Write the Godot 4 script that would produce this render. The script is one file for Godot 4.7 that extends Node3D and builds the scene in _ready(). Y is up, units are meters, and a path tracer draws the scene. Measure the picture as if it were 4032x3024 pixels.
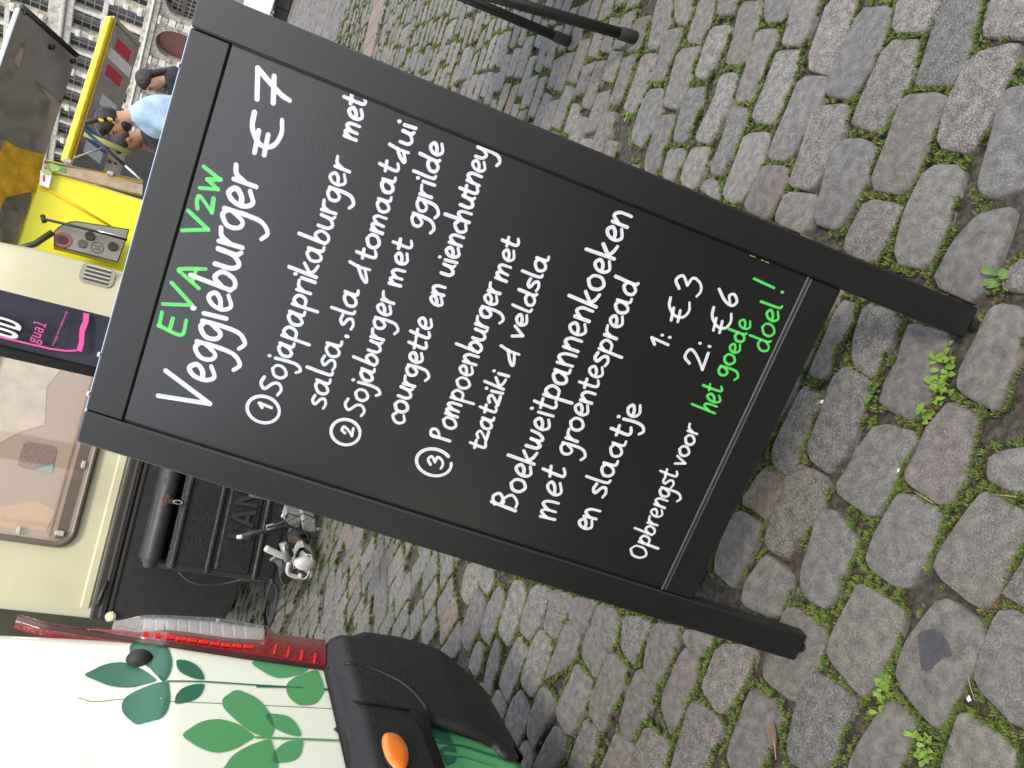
extends Node3D

# ------------------------------------------------------------------ the camera and points found from the photograph
const CAM := Vector3(0, 1.29787, 0)
const FOCAL := 3264.0                      # in pixels of the 4032 x 3024 photograph
var BAS := Basis(Vector3(0.36062, -0.86603, 0.34634), Vector3(0.90659, 0.2382, -0.34836), Vector3(0.21919, 0.43961, 0.87103)).orthonormalized()
const UP := Vector3.UP

func ray(x: float, y: float) -> Vector3:
	return BAS * Vector3((x - 2016.0) / FOCAL, -(y - 1512.0) / FOCAL, -1.0)

func lift(x: float, y: float, h := 0.0) -> Vector3:       # the point seen at a pixel at height h
	var r := ray(x, y)
	return CAM + r * ((h - CAM.y) / r.y)

func onp(x: float, y: float, p0: Vector3, n: Vector3) -> Vector3:   # the point seen at a pixel on a plane
	var r := ray(x, y)
	return CAM + r * ((p0 - CAM).dot(n) / r.dot(n))

func at_z(x: float, y: float, fwd: float) -> Vector3:
	return onp(x, y, Vector3(0, 0, -fwd), Vector3(0, 0, 1))

func to_px(p: Vector3) -> Vector2:
	var c := BAS.inverse() * (p - CAM)
	if c.z > -0.02:
		return Vector2(-99999, -99999)
	return Vector2(2016.0 - FOCAL * c.x / c.z, 1512.0 + FOCAL * c.y / c.z)

# ------------------------------------------------------------------ naming and grouping
var names := {}
var rng := RandomNumberGenerator.new()

func numbered(called: String) -> String:
	var k: int = names.get(called, 0)
	names[called] = k + 1
	return called if k == 0 else "%s_%03d" % [called, k]

func tag(o: Node, label := "", category := "", group := "", kind := ""):
	if label: o.set_meta("label", label)
	if category: o.set_meta("category", category)
	if group: o.set_meta("group", group)
	if kind: o.set_meta("kind", kind)
	return o

func thing(called: String, label: String, category: String, t := Transform3D(), group := "") -> Node3D:
	var o := Node3D.new()
	o.name = numbered(called)
	add_child(o)
	o.transform = t
	tag(o, label, category, group)
	return o

func obj(called: String, mesh, m: Material, parent: Node = null, t := Transform3D()) -> MeshInstance3D:
	var o := MeshInstance3D.new()
	if mesh is SurfaceTool:
		mesh = mesh.commit()
	o.mesh = mesh
	o.material_override = m
	o.transform = t
	o.name = called if parent else numbered(called)
	(parent if parent else self).add_child(o, true)
	return o

# ------------------------------------------------------------------ materials
func lin(r: float, g: float, b: float) -> Color:
	return Color(r, g, b).linear_to_srgb()

func mat(c: Color, rough := 0.6, metal := 0.0, spec := 0.5) -> StandardMaterial3D:
	var m := StandardMaterial3D.new()
	m.albedo_color = c
	m.roughness = rough
	m.metallic = metal
	m.metallic_specular = spec
	return m

func noise(freq: float, sd: int, type := FastNoiseLite.TYPE_SIMPLEX_SMOOTH, oct := 4) -> FastNoiseLite:
	var n := FastNoiseLite.new()
	n.noise_type = type
	n.frequency = freq
	n.seed = sd
	n.fractal_type = FastNoiseLite.FRACTAL_FBM if oct > 1 else FastNoiseLite.FRACTAL_NONE
	n.fractal_octaves = oct
	return n

func grey(n: FastNoiseLite, size: int) -> PackedByteArray:
	var im := n.get_seamless_image(size, size)
	im.convert(Image.FORMAT_L8)
	return im.get_data()

func tex_of(bytes: PackedByteArray, size: int) -> ImageTexture:
	return ImageTexture.create_from_image(Image.create_from_data(size, size, false, Image.FORMAT_L8, bytes))

func wear(m: StandardMaterial3D, freq: float, lo: float, hi: float, sd: int, scale := 1.0, bump := 0.0) -> StandardMaterial3D:
	# uneven tone and a little relief, laid on with triplanar mapping in the object's own space
	var b := grey(noise(freq, sd), 256)
	var out := PackedByteArray()
	out.resize(b.size())
	for i in b.size():
		out[i] = int(clampf(lerpf(lo, hi, b[i] / 255.0), 0, 1) * 255.0)
	m.albedo_texture = tex_of(out, 256)
	m.uv1_triplanar = true
	m.uv1_scale = Vector3.ONE * scale
	if bump > 0.0:
		var im := Image.create_from_data(256, 256, false, Image.FORMAT_L8, grey(noise(freq * 3.0, sd + 5), 256))
		im.convert(Image.FORMAT_RGBA8)
		im.bump_map_to_normal_map(bump)
		m.normal_enabled = true
		m.normal_texture = ImageTexture.create_from_image(im)
	return m

# ------------------------------------------------------------------ shapes
func mb(flat := true) -> SurfaceTool:
	var st := SurfaceTool.new()
	st.begin(Mesh.PRIMITIVE_TRIANGLES)
	st.set_smooth_group(-1 if flat else 0)
	return st

func fin(st: SurfaceTool) -> ArrayMesh:
	st.generate_normals()
	return st.commit()

func tri(st: SurfaceTool, a: Vector3, b: Vector3, c: Vector3, out: Vector3):
	# winds the triangle clockwise as seen from the side that «out» points to
	if (b - a).cross(c - a).dot(out) > 0.0:
		var k := b
		b = c
		c = k
	st.add_vertex(a)
	st.add_vertex(b)
	st.add_vertex(c)

func quad(st: SurfaceTool, a: Vector3, b: Vector3, c: Vector3, d: Vector3, out: Vector3):
	tri(st, a, b, c, out)
	tri(st, a, c, d, out)

func box(st: SurfaceTool, t: Transform3D, size: Vector3, bev := 0.0):
	# a box, its edges cut by «bev»
	var h := size * 0.5
	bev = minf(bev, minf(h.x, minf(h.y, h.z)) * 0.9)
	var g := func(ax: int, sg: Vector3) -> Vector3:      # the corner's point that lies on the face of axis ax
		var p := Vector3(sg.x * (h.x - bev), sg.y * (h.y - bev), sg.z * (h.z - bev))
		p[ax] = sg[ax] * h[ax]
		return t * p
	for ax in 3:
		var u := (ax + 1) % 3
		var v := (ax + 2) % 3
		for s in [-1.0, 1.0]:
			var q := []
			for k in [[-1, -1], [1, -1], [1, 1], [-1, 1]]:
				var sg := Vector3.ZERO
				sg[ax] = s
				sg[u] = k[0]
				sg[v] = k[1]
				q.append(g.call(ax, sg))
			var o := Vector3.ZERO
			o[ax] = s
			quad(st, q[0], q[1], q[2], q[3], t.basis * o)
	if bev <= 0.0:
		return
	for ax in 3:
		var u := (ax + 1) % 3
		var v := (ax + 2) % 3
		for su in [-1.0, 1.0]:
			for sv in [-1.0, 1.0]:
				var s0 := Vector3.ZERO
				s0[u] = su
				s0[v] = sv
				var s1 := s0
				s0[ax] = -1
				s1[ax] = 1
				var o := Vector3.ZERO
				o[u] = su
				o[v] = sv
				quad(st, g.call(u, s0), g.call(u, s1), g.call(v, s1), g.call(v, s0), t.basis * o)
	for sx in [-1.0, 1.0]:
		for sy in [-1.0, 1.0]:
			for sz in [-1.0, 1.0]:
				var sg := Vector3(sx, sy, sz)
				tri(st, g.call(0, sg), g.call(1, sg), g.call(2, sg), t.basis * sg)

func bx(size: Vector3, at := Vector3.ZERO, bev := 0.0) -> ArrayMesh:
	var st := mb()
	box(st, Transform3D(Basis(), at), size, bev)
	return fin(st)

func tube(st: SurfaceTool, pts: Array, r, sides := 8, caps := true):
	# a round bar through points; r is one radius or one per point
	var n := pts.size()
	var rings := []
	var side := Vector3.ZERO
	for i in n:
		var d: Vector3 = (pts[mini(i + 1, n - 1)] - pts[maxi(i - 1, 0)]).normalized()
		if side == Vector3.ZERO:
			side = d.cross(UP if absf(d.y) < 0.9 else Vector3.RIGHT).normalized()
		side = (side - d * side.dot(d)).normalized()
		var w := d.cross(side)
		var rr: float = r[i] if r is Array else r
		var ring := []
		for k in sides:
			var a := TAU * k / sides
			ring.append(pts[i] + (side * cos(a) + w * sin(a)) * rr)
		rings.append(ring)
	for i in n - 1:
		for k in sides:
			var k2 := (k + 1) % sides
			var mid: Vector3 = (pts[i] + pts[i + 1]) * 0.5
			var q: Vector3 = (rings[i][k] + rings[i + 1][k2]) * 0.5
			quad(st, rings[i][k], rings[i][k2], rings[i + 1][k2], rings[i + 1][k], q - mid)
	if caps:
		for e in [0, n - 1]:
			var d: Vector3 = pts[0] - pts[1] if e == 0 else pts[n - 1] - pts[n - 2]
			for k in sides:
				tri(st, pts[e], rings[e][k], rings[e][(k + 1) % sides], d)

func rod(pts: Array, r, sides := 10) -> ArrayMesh:
	var st := mb(false)
	tube(st, pts, r, sides)
	return fin(st)

func loft(st: SurfaceTool, rows: Array, out: Vector3, closed := false):
	# skins rows of points; each face is wound to face the way of «out»
	for i in rows.size() - 1:
		var m: int = rows[i].size()
		for k in (m if closed else m - 1):
			var k2 := (k + 1) % m
			var a: Vector3 = rows[i][k]
			var b: Vector3 = rows[i][k2]
			var c: Vector3 = rows[i + 1][k2]
			var d: Vector3 = rows[i + 1][k]
			st.add_vertex(a)
			st.add_vertex(b)
			st.add_vertex(c)
			st.add_vertex(a)
			st.add_vertex(c)
			st.add_vertex(d)

func prism(pts: PackedVector2Array, t: Transform3D, depth: float, bev := 0.0) -> ArrayMesh:
	# a flat outline (in the x-y plane of t) given a thickness along z, its front edge cut by «bev»
	var st := mb()
	if Geometry2D.is_polygon_clockwise(pts):
		pts.reverse()
	var front := pts
	if bev > 0.0:
		var ins := Geometry2D.offset_polygon(pts, -bev)
		if ins.size() == 1 and ins[0].size() >= 3:
			front = ins[0]
			if Geometry2D.is_polygon_clockwise(front):
				front.reverse()
	var f := func(p: Vector2, z: float) -> Vector3: return t * Vector3(p.x, p.y, z)
	var ids := Geometry2D.triangulate_polygon(front)
	for i in range(0, ids.size(), 3):
		tri(st, f.call(front[ids[i]], depth), f.call(front[ids[i + 1]], depth), f.call(front[ids[i + 2]], depth), t.basis.z)
	ids = Geometry2D.triangulate_polygon(pts)
	for i in range(0, ids.size(), 3):
		tri(st, f.call(pts[ids[i]], 0), f.call(pts[ids[i + 1]], 0), f.call(pts[ids[i + 2]], 0), -t.basis.z)
	var n := pts.size()
	var rim := depth - bev
	if front.size() != n and bev > 0.0:
		rim = depth
	for i in n:
		var a := pts[i]
		var b := pts[(i + 1) % n]
		var o := t.basis * Vector3(b.y - a.y, a.x - b.x, 0)
		quad(st, f.call(a, 0), f.call(b, 0), f.call(b, rim), f.call(a, rim), o)
		if bev > 0.0 and front.size() == n:
			var best := 0
			for k in n:
				if front[k].distance_squared_to(a) < front[best].distance_squared_to(a):
					best = k
			var c := front[best]
			var d := front[(best + 1) % n]
			quad(st, f.call(a, rim), f.call(b, rim), f.call(d, depth), f.call(c, depth), o + t.basis.z * 0.01)
	return fin(st)

func smooth_line(pts: Array, per := 6, closed := false) -> Array:     # Catmull-Rom
	var out := []
	var n := pts.size()
	var segs := n if closed else n - 1
	for i in segs:
		var p0 = pts[(i - 1 + n) % n] if closed or i > 0 else pts[0] * 2.0 - pts[1]
		var p1 = pts[i]
		var p2 = pts[(i + 1) % n]
		var p3 = pts[(i + 2) % n] if closed or i + 2 < n else pts[n - 1] * 2.0 - pts[n - 2]
		for k in per:
			var t := float(k) / per
			out.append(p1.cubic_interpolate(p2, p0, p3, t))
	if not closed:
		out.append(pts[n - 1])
	return out

func round_rect(w: float, h: float, r: float, seg := 6, cx := 0.0, cy := 0.0) -> PackedVector2Array:
	var p := PackedVector2Array()
	for c in [[1, 1, 0], [-1, 1, 1], [-1, -1, 2], [1, -1, 3]]:
		for k in seg + 1:
			var a: float = PI * 0.5 * (c[2] + float(k) / seg)
			p.append(Vector2(cx + c[0] * (w * 0.5 - r) + cos(a) * r, cy + c[1] * (h * 0.5 - r) + sin(a) * r))
	return p

func oval(rx: float, ry: float, n := 24, cx := 0.0, cy := 0.0) -> PackedVector2Array:
	var p := PackedVector2Array()
	for k in n:
		p.append(Vector2(cx + cos(TAU * k / n) * rx, cy + sin(TAU * k / n) * ry))
	return p

func dome(st: SurfaceTool, t: Transform3D, rx: float, ry: float, high: float, n := 20, rings := 5):
	# a round cap that rises along t's z
	var prev := []
	for i in rings + 1:
		var a := PI * 0.5 * i / rings
		var row := []
		for k in n:
			row.append(t * Vector3(cos(TAU * k / n) * rx * cos(a), sin(TAU * k / n) * ry * cos(a), sin(a) * high))
		if i > 0:
			for k in n:
				var k2 := (k + 1) % n
				quad(st, prev[k], prev[k2], row[k2], row[k], (prev[k] - t.origin) + t.basis.z * 0.001)
		prev = row

func words(text: String, face: String, height: float, depth: float, bold := false) -> TextMesh:
	var f := SystemFont.new()
	f.font_names = PackedStringArray([face])
	if bold:
		f.font_weight = 700
	var tm := TextMesh.new()
	tm.font = f
	tm.text = text
	tm.font_size = 64
	tm.pixel_size = height / 46.0
	tm.depth = depth
	tm.curve_step = 2.0
	tm.horizontal_alignment = HORIZONTAL_ALIGNMENT_CENTER
	return tm

func pairs(s: String) -> Array:        # "x,y x,y ..." to Vector2s
	var out := []
	for w in s.split(" ", false):
		var q := w.split(",")
		out.append(Vector2(float(q[0]), float(q[1])))
	return out

# ------------------------------------------------------------------ the cobbled square
var stones := []          # outlines on the ground, as PackedVector2Array of x and z
var traced := []
var gutter := PackedVector2Array()
var cells := {}
var stained := PackedVector2Array()

func cobbles(ox: float, oy: float, s: float, list: Array):
	# stones whose outlines were read off the photograph, put back on the ground
	for q in list:
		var p := PackedVector2Array()
		for k in range(0, q.size(), 2):
			var w := lift(ox + q[k] * s, oy + q[k + 1] * s, 0.0)
			p.append(Vector2(w.x, w.z))
		if Geometry2D.is_polygon_clockwise(p):
			p.reverse()
		var grown := Geometry2D.offset_polygon(p, 0.0045, Geometry2D.JOIN_MITER)
		if grown.size() == 1: p = grown[0]
		traced.append(p)
		keep(p)

func keep(p: PackedVector2Array):
	stones.append(p)
	var c := Vector2.ZERO
	for v in p: c += v
	c /= p.size()
	var key := Vector2i(floori(c.x * 4.0), floori(c.y * 4.0))
	if not cells.has(key): cells[key] = []
	cells[key].append(p)

func taken(p: PackedVector2Array) -> bool:
	var c := (p[0] + p[2]) * 0.5
	var key := Vector2i(floori(c.x * 4.0), floori(c.y * 4.0))
	for dx in [-1, 0, 1]:
		for dy in [-1, 0, 1]:
			for q in cells.get(key + Vector2i(dx, dy), []):
				for v in [c, p[0].lerp(c, .1), p[1].lerp(c, .1), p[2].lerp(c, .1), p[3].lerp(c, .1), ((p[0] + p[1]) * .5).lerp(c, .1), ((p[2] + p[3]) * .5).lerp(c, .1), ((p[1] + p[2]) * .5).lerp(c, .1), ((p[3] + p[0]) * .5).lerp(c, .1)]:
					if Geometry2D.is_point_in_polygon(v, q):
						return true
				for v in q:
					if Geometry2D.is_point_in_polygon(v, p):
						return true
	return Geometry2D.is_point_in_polygon(c, gutter) or Geometry2D.is_point_in_polygon(p[0], gutter) or Geometry2D.is_point_in_polygon(p[2], gutter)

func course_slope(x: float, f: float) -> float:         # how the courses bend, f metres ahead
	var far := smoothstep(4.5, 7.0, f)
	return lerpf(clampf(0.22 * x + 0.02 if x < 0.0 else 0.30 * x, -0.26, 0.135), 0.36, far * smoothstep(-3.0, 0.5, x))

func lay_courses():
	var r := RandomNumberGenerator.new()
	r.seed = 77
	var f0 := -0.6
	while f0 < 17.0:
		var wid := r.randf_range(0.088, 0.106) if f0 < 6.0 else 0.098
		for dir in [1.0, -1.0]:
			var x := r.randf_range(-0.35, -0.2) if dir > 0 else r.randf_range(-0.45, -0.36)
			var f := f0
			var reach := 3.4 if dir > 0 else 6.5
			var skips := 0
			while absf(x) < reach and skips < 2000:
				var len := r.randf_range(0.125, 0.195) * (1.0 if r.randf() > 0.12 else 0.7)
				var m := course_slope(x, f)
				var d: Vector2 = Vector2(1, -m).normalized() * dir
				var nrm: Vector2 = Vector2(d.y, -d.x) * dir        # across the course, towards the far side (-z)
				if nrm.y > 0: nrm = -nrm
				var o := Vector2(x, -f)
				var g := 0.0032
				var j := func() -> float: return r.randf_range(-0.0045, 0.0045)
				var skew := r.randf_range(-0.02, 0.02)
				if x < -0.9: skew += 0.035 * dir
				var ww := wid * r.randf_range(0.93, 1.05)
				var p := PackedVector2Array([
					o + d * (g + j.call()) + nrm * (g + j.call()),
					o + d * (len - g + j.call()) + nrm * (g + j.call()),
					o + d * (len - g + skew + j.call()) + nrm * (ww - g + j.call()),
					o + d * (g + skew + j.call()) + nrm * (ww - g + j.call())])
				if Geometry2D.is_polygon_clockwise(p): p.reverse()
				if f < 9.0 and taken(p):
					x += 0.02 * d.x
					f -= 0.02 * d.y
					skips += 1
					continue
				var cut := PackedVector2Array()              # worn corners
				for k in 4:
					var a := p[k]
					var e0 := a.lerp(p[(k + 3) % 4], r.randf_range(0.03, 0.11))
					var e1 := a.lerp(p[(k + 1) % 4], r.randf_range(0.03, 0.11))
					cut.append(e0)
					cut.append(e1)
				keep(cut)
				x += len * d.x
				f -= len * d.y
		f0 += wid

const TINTS := [[0.25, 0.232, 0.216], [0.262, 0.242, 0.218], [0.24, 0.228, 0.216], [0.252, 0.226, 0.208], [0.262, 0.246, 0.226], [0.245, 0.216, 0.202], [0.225, 0.214, 0.206], [0.265, 0.238, 0.214], [0.285, 0.225, 0.185]]

func new_arrays() -> Dictionary:
	return {"v": PackedVector3Array(), "n": PackedVector3Array(), "u": PackedVector2Array(), "c": PackedColorArray(), "i": PackedInt32Array()}

func stone_into(d: Dictionary, poly: PackedVector2Array, r: RandomNumberGenerator, far := false):
	var p := PackedVector2Array()
	var n := poly.size()
	var soft := 0.17 if n < 8 else 0.2
	for k in n:                                              # one round of corner cutting
		var a := poly[k]
		var b := poly[(k + 1) % n]
		if far:
			p.append(a)
		else:
			p.append(a.lerp(b, soft) + Vector2(r.randf_range(-1, 1), r.randf_range(-1, 1)) * 0.0012)
			p.append(a.lerp(b, 1.0 - soft) + Vector2(r.randf_range(-1, 1), r.randf_range(-1, 1)) * 0.0012)
	n = p.size()
	var c := Vector2.ZERO
	for v in p: c += v
	c /= n
	var base := r.randf_range(-0.005, 0.003)
	var tilt := Vector2(r.randf_range(-1, 1), r.randf_range(-1, 1)) * 0.035
	if poly == stained:
		base = 0.0
		tilt = Vector2.ZERO
	var tt: Array = TINTS[r.randi() % (TINTS.size() if r.randf() < 0.2 else 8)]
	var k0 := r.randf_range(0.88, 1.1)
	var col := Color(tt[0] * k0, tt[1] * k0, tt[2] * k0)
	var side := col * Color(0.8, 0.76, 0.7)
	var rot := r.randf() * TAU
	var off := Vector2(r.randf(), r.randf())
	var at: int = d.v.size()
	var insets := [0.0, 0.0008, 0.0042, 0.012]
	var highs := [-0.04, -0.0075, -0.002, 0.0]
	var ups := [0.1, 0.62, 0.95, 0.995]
	if far:
		insets = [0.0, 0.001, 0.008]
		highs = [-0.03, -0.006, 0.0]
		ups = [0.15, 0.6, 0.97]
	for w in insets.size():
		for k in n:
			var o := p[k] - c
			var l := o.length()
			var q: Vector2 = c + o * ((l - insets[w] * r.randf_range(0.7, 1.3)) / l)
			var h: float = base + highs[w] + (q - c).dot(tilt) + (r.randf_range(-0.0012, 0.0012) if w > 0 else 0.0)
			d.v.append(Vector3(q.x, h, q.y))
			var ou := o / l
			var f: float = sqrt(1.0 - ups[w] * ups[w])
			d.n.append(Vector3(ou.x * f, ups[w], ou.y * f))
			d.u.append((q + ou * -highs[w]).rotated(rot) * 2.6 + off)
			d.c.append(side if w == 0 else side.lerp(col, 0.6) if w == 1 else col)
	d.v.append(Vector3(c.x, base + r.randf_range(0.0, 0.003), c.y))
	d.n.append(Vector3(-tilt.x, 1, -tilt.y).normalized())
	d.u.append(c.rotated(rot) * 2.6 + off)
	d.c.append(col)
	var rows := insets.size()
	for w in rows - 1:
		for k in n:
			var k2 := (k + 1) % n
			var a := at + w * n + k
			var b := at + w * n + k2
			d.i.append_array(PackedInt32Array([a, b, b + n, a, b + n, a + n]))
	for k in n:
		d.i.append_array(PackedInt32Array([at + (rows - 1) * n + k, at + (rows - 1) * n + (k + 1) % n, at + rows * n]))

func mesh_of(d: Dictionary) -> ArrayMesh:
	var a := []
	a.resize(Mesh.ARRAY_MAX)
	a[Mesh.ARRAY_VERTEX] = d.v
	a[Mesh.ARRAY_NORMAL] = d.n
	a[Mesh.ARRAY_TEX_UV] = d.u
	a[Mesh.ARRAY_COLOR] = d.c
	a[Mesh.ARRAY_INDEX] = d.i
	var m := ArrayMesh.new()
	m.add_surface_from_arrays(Mesh.PRIMITIVE_TRIANGLES, a)
	return m

func granite(sd: int, crystal: float, amount: float, pits: float) -> StandardMaterial3D:
	var size := 1024
	var cell := noise(crystal, sd, FastNoiseLite.TYPE_CELLULAR, 1)
	cell.cellular_return_type = FastNoiseLite.RETURN_CELL_VALUE
	var a := grey(cell, size)
	var b := grey(noise(0.012, sd + 1), size)
	var c := grey(noise(0.06, sd + 2), size)
	var out := PackedByteArray()
	var hgt := PackedByteArray()
	out.resize(a.size())
	hgt.resize(a.size())
	for i in a.size():
		var s := a[i] / 255.0 - 0.5
		var t := b[i] / 255.0 - 0.5
		var u := c[i] / 255.0 - 0.5
		var v := 0.76 + s * amount + t * 0.26 + u * 0.14
		if a[i] > 238: v += amount * 0.7
		var hole := maxf(0.0, (c[i] / 255.0 - 0.72)) * pits
		out[i] = int(clampf(v - hole, 0.12, 1.0) * 255.0)
		hgt[i] = int(clampf(0.5 + s * 0.3 + u * 0.6 - hole, 0, 1) * 255.0)
	var m := mat(Color.WHITE, 0.78, 0.0, 0.4)
	m.vertex_color_use_as_albedo = true
	m.albedo_texture = tex_of(out, size)
	var im := Image.create_from_data(size, size, false, Image.FORMAT_L8, hgt)
	im.convert(Image.FORMAT_RGBA8)
	im.bump_map_to_normal_map(3.0)
	m.normal_enabled = true
	m.normal_scale = 0.9
	m.normal_texture = ImageTexture.create_from_image(im)
	return m

func build_square():
	# the soil that shows in the joints and carries on to the horizon
	var soil := mat(lin(0.1, 0.083, 0.066), 0.95)
	soil = wear(soil, 0.03, 0.45, 1.0, 4, 6.0, 3.0)
	soil.uv1_world_triplanar = true
	var st := mb()
	quad(st, Vector3(-160, -0.0225, 60), Vector3(160, -0.0225, 60), Vector3(160, -0.0225, -240), Vector3(-160, -0.0225, -240), UP)
	tag(obj("ground", fin(st), soil), "brown soil under and between the cobblestones", "", "", "structure")
	var sq := Node3D.new()
	sq.name = numbered("pavement")
	add_child(sq)
	tag(sq, "square paved with worn grey and purplish granite cobblestones", "", "", "structure")

	var fm := wear(mat(lin(0.2, 0.19, 0.175), 0.9), 0.06, 0.6, 1.0, 6, 1.5, 4.0)
	fm.uv1_world_triplanar = true
	var fs := mb()
	for q in [[-160.0, 160.0, -240.0, -17.0], [-160.0, -7.4, -17.0, 60.0], [4.2, 160.0, -17.0, 60.0]]:
		quad(fs, Vector3(q[0], -0.006, q[2]), Vector3(q[1], -0.006, q[2]), Vector3(q[1], -0.006, q[3]), Vector3(q[0], -0.006, q[3]), UP)
	obj("far_paving", fin(fs), fm, sq)
	var ga := lift(1490, 0)
	var gb := lift(1440, 215)
	var gd := (gb - ga).normalized()
	var gn := Vector3(gd.z, 0, -gd.x)
	if gn.z > 0: gn = -gn
	for q in [ga - gd * 3.0 - gn * 0.19, gb + gd * 1.6 - gn * 0.19, gb + gd * 1.6 + gn * 0.19, ga - gd * 3.0 + gn * 0.19]:
		gutter.append(Vector2(q.x, q.z))
	trace_near()
	stained = traced[12]
	lay_courses()

	# the 300 that show largest become parts; the others one mass
	var board := PackedVector2Array([Vector2(286, 1741), Vector2(778, -56), Vector2(3314, 1149), Vector2(2735, 2355)])
	var van := PackedVector2Array([Vector2(-900, 2430), Vector2(1275, 2500), Vector2(1650, 2540), Vector2(1870, 2680), Vector2(2010, 2950), Vector2(2030, 3400), Vector2(-900, 3400)])
	var order := []
	for i in stones.size():
		var p: PackedVector2Array = stones[i]
		var c := Vector2.ZERO
		for v in p: c += v
		c /= p.size()
		var q := to_px(Vector3(c.x, 0, c.y))
		var seen := q.x > -100 and q.x < 4130 and q.y > -100 and q.y < 3120 and not Geometry2D.is_point_in_polygon(q, board) and not Geometry2D.is_point_in_polygon(q, van)
		var dist := Vector3(c.x, -CAM.y, c.y).length()
		order.append([0.0 if not seen else 1.0 / pow(dist, 3.0), i])
	order.sort_custom(func(a, b): return a[0] > b[0])
	var mats := [granite(11, 0.2, 0.34, 1.2), granite(23, 0.26, 0.18, 1.8), granite(37, 0.32, 0.12, 2.4)]
	var r := RandomNumberGenerator.new()
	r.seed = 4242
	var rest := [new_arrays(), new_arrays()]
	for k in order.size():
		var p: PackedVector2Array = stones[order[k][1]]
		if k < 300:
			var d := new_arrays()
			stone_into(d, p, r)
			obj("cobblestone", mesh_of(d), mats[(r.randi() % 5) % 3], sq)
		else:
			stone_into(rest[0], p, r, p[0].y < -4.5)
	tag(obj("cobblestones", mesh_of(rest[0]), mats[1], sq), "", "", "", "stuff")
	# the flat reddish gutter that crosses the square
	var gm := wear(mat(lin(0.26, 0.2, 0.165), 0.8), 0.05, 0.7, 1.0, 9, 3.0, 2.0)
	var glen := (gb - ga).length() + 4.6
	var along := Basis(gd, UP, gd.cross(UP))
	var k := 0.0
	while k < glen:
		for row in [-1.0, 1.0]:
			var o: Vector3 = ga - gd * 3.0 + gd * (k + 0.1) + gn * row * 0.095
			obj("gutter_stone", bx(Vector3(0.194, 0.06, 0.182), Vector3.ZERO, 0.006), gm, sq, Transform3D(along, Vector3(o.x, -0.031 + r.randf_range(-0.002, 0.002), o.z)))
		k += 0.2
	# the dark stain on one cobble
	var sp := []
	for v in smooth_line(pairs("1100,265 1180,215 1260,210 1340,250 1400,320 1435,400 1440,490 1370,500 1290,570 1210,640 1140,620 1120,500 1105,380"), 3, true):
		var w := lift(3200 + v.x * 0.3761, 2400 + v.y * 0.3761, 0.0042)
		sp.append(w)
	var sc := Vector3.ZERO
	for w in sp: sc += w / sp.size()
	var s2 := mb(false)
	for k2 in sp.size(): tri(s2, sc, sp[k2], sp[(k2 + 1) % sp.size()], UP)
	var sm := wear(mat(lin(0.062, 0.062, 0.068), 0.7), 0.02, 0.8, 1.0, 88, 12.0)
	obj("stain", fin(s2), sm, sq)
	green_joints()

func tuft_mesh() -> ArrayMesh:
	var r := RandomNumberGenerator.new()
	r.seed = 5
	var st := mb(false)
	for k in 11:
		var a := r.randf() * TAU
		var o := Vector3(cos(a), 0, sin(a)) * r.randf_range(0.0, 0.55)
		var lean := Vector3(cos(a + r.randf_range(-0.8, 0.8)), 0, sin(a + r.randf_range(-0.8, 0.8))) * r.randf_range(0.2, 0.8)
		var hgt := r.randf_range(0.5, 1.1)
		var w := Vector3(-sin(a), 0, cos(a)) * r.randf_range(0.1, 0.2)
		var mid := o + lean * 0.45 + UP * hgt * 0.65
		var tip := o + lean + UP * hgt
		tri(st, o - w * 0.6, o + w * 0.6, mid + w, UP)
		tri(st, o - w * 0.6, mid + w, mid - w, UP)
		tri(st, mid - w, mid + w, tip, UP)
	return fin(st)

func blade_mesh() -> ArrayMesh:
	var r := RandomNumberGenerator.new()
	r.seed = 15
	var st := mb(false)
	for k in 14:
		var a := r.randf() * TAU
		var o := Vector3(cos(a), 0, sin(a)) * r.randf_range(0.0, 0.25)
		var lean := Vector3(cos(a), 0, sin(a)) * r.randf_range(0.3, 1.0)
		var w := Vector3(-sin(a), 0, cos(a)) * 0.035
		var m1 := o + lean * 0.3 + UP * 0.6
		var tip := o + lean * 1.1 + UP * r.randf_range(0.6, 1.0)
		tri(st, o - w, o + w, m1 + w, UP)
		tri(st, o - w, m1 + w, m1 - w, UP)
		tri(st, m1 - w, m1 + w, tip, UP)
	return fin(st)

func scatter(called: String, mesh: Mesh, m: Material, where: Array, tints: Array, label: String):
	var mm := MultiMesh.new()
	mm.transform_format = MultiMesh.TRANSFORM_3D
	mm.use_colors = true
	mm.mesh = mesh
	mm.instance_count = where.size()
	for i in where.size():
		mm.set_instance_transform(i, where[i])
		mm.set_instance_color(i, tints[i])
	var o := MultiMeshInstance3D.new()
	o.name = numbered(called)
	o.multimesh = mm
	o.material_override = m
	add_child(o)
	tag(o, label, "", "", "stuff")

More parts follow.
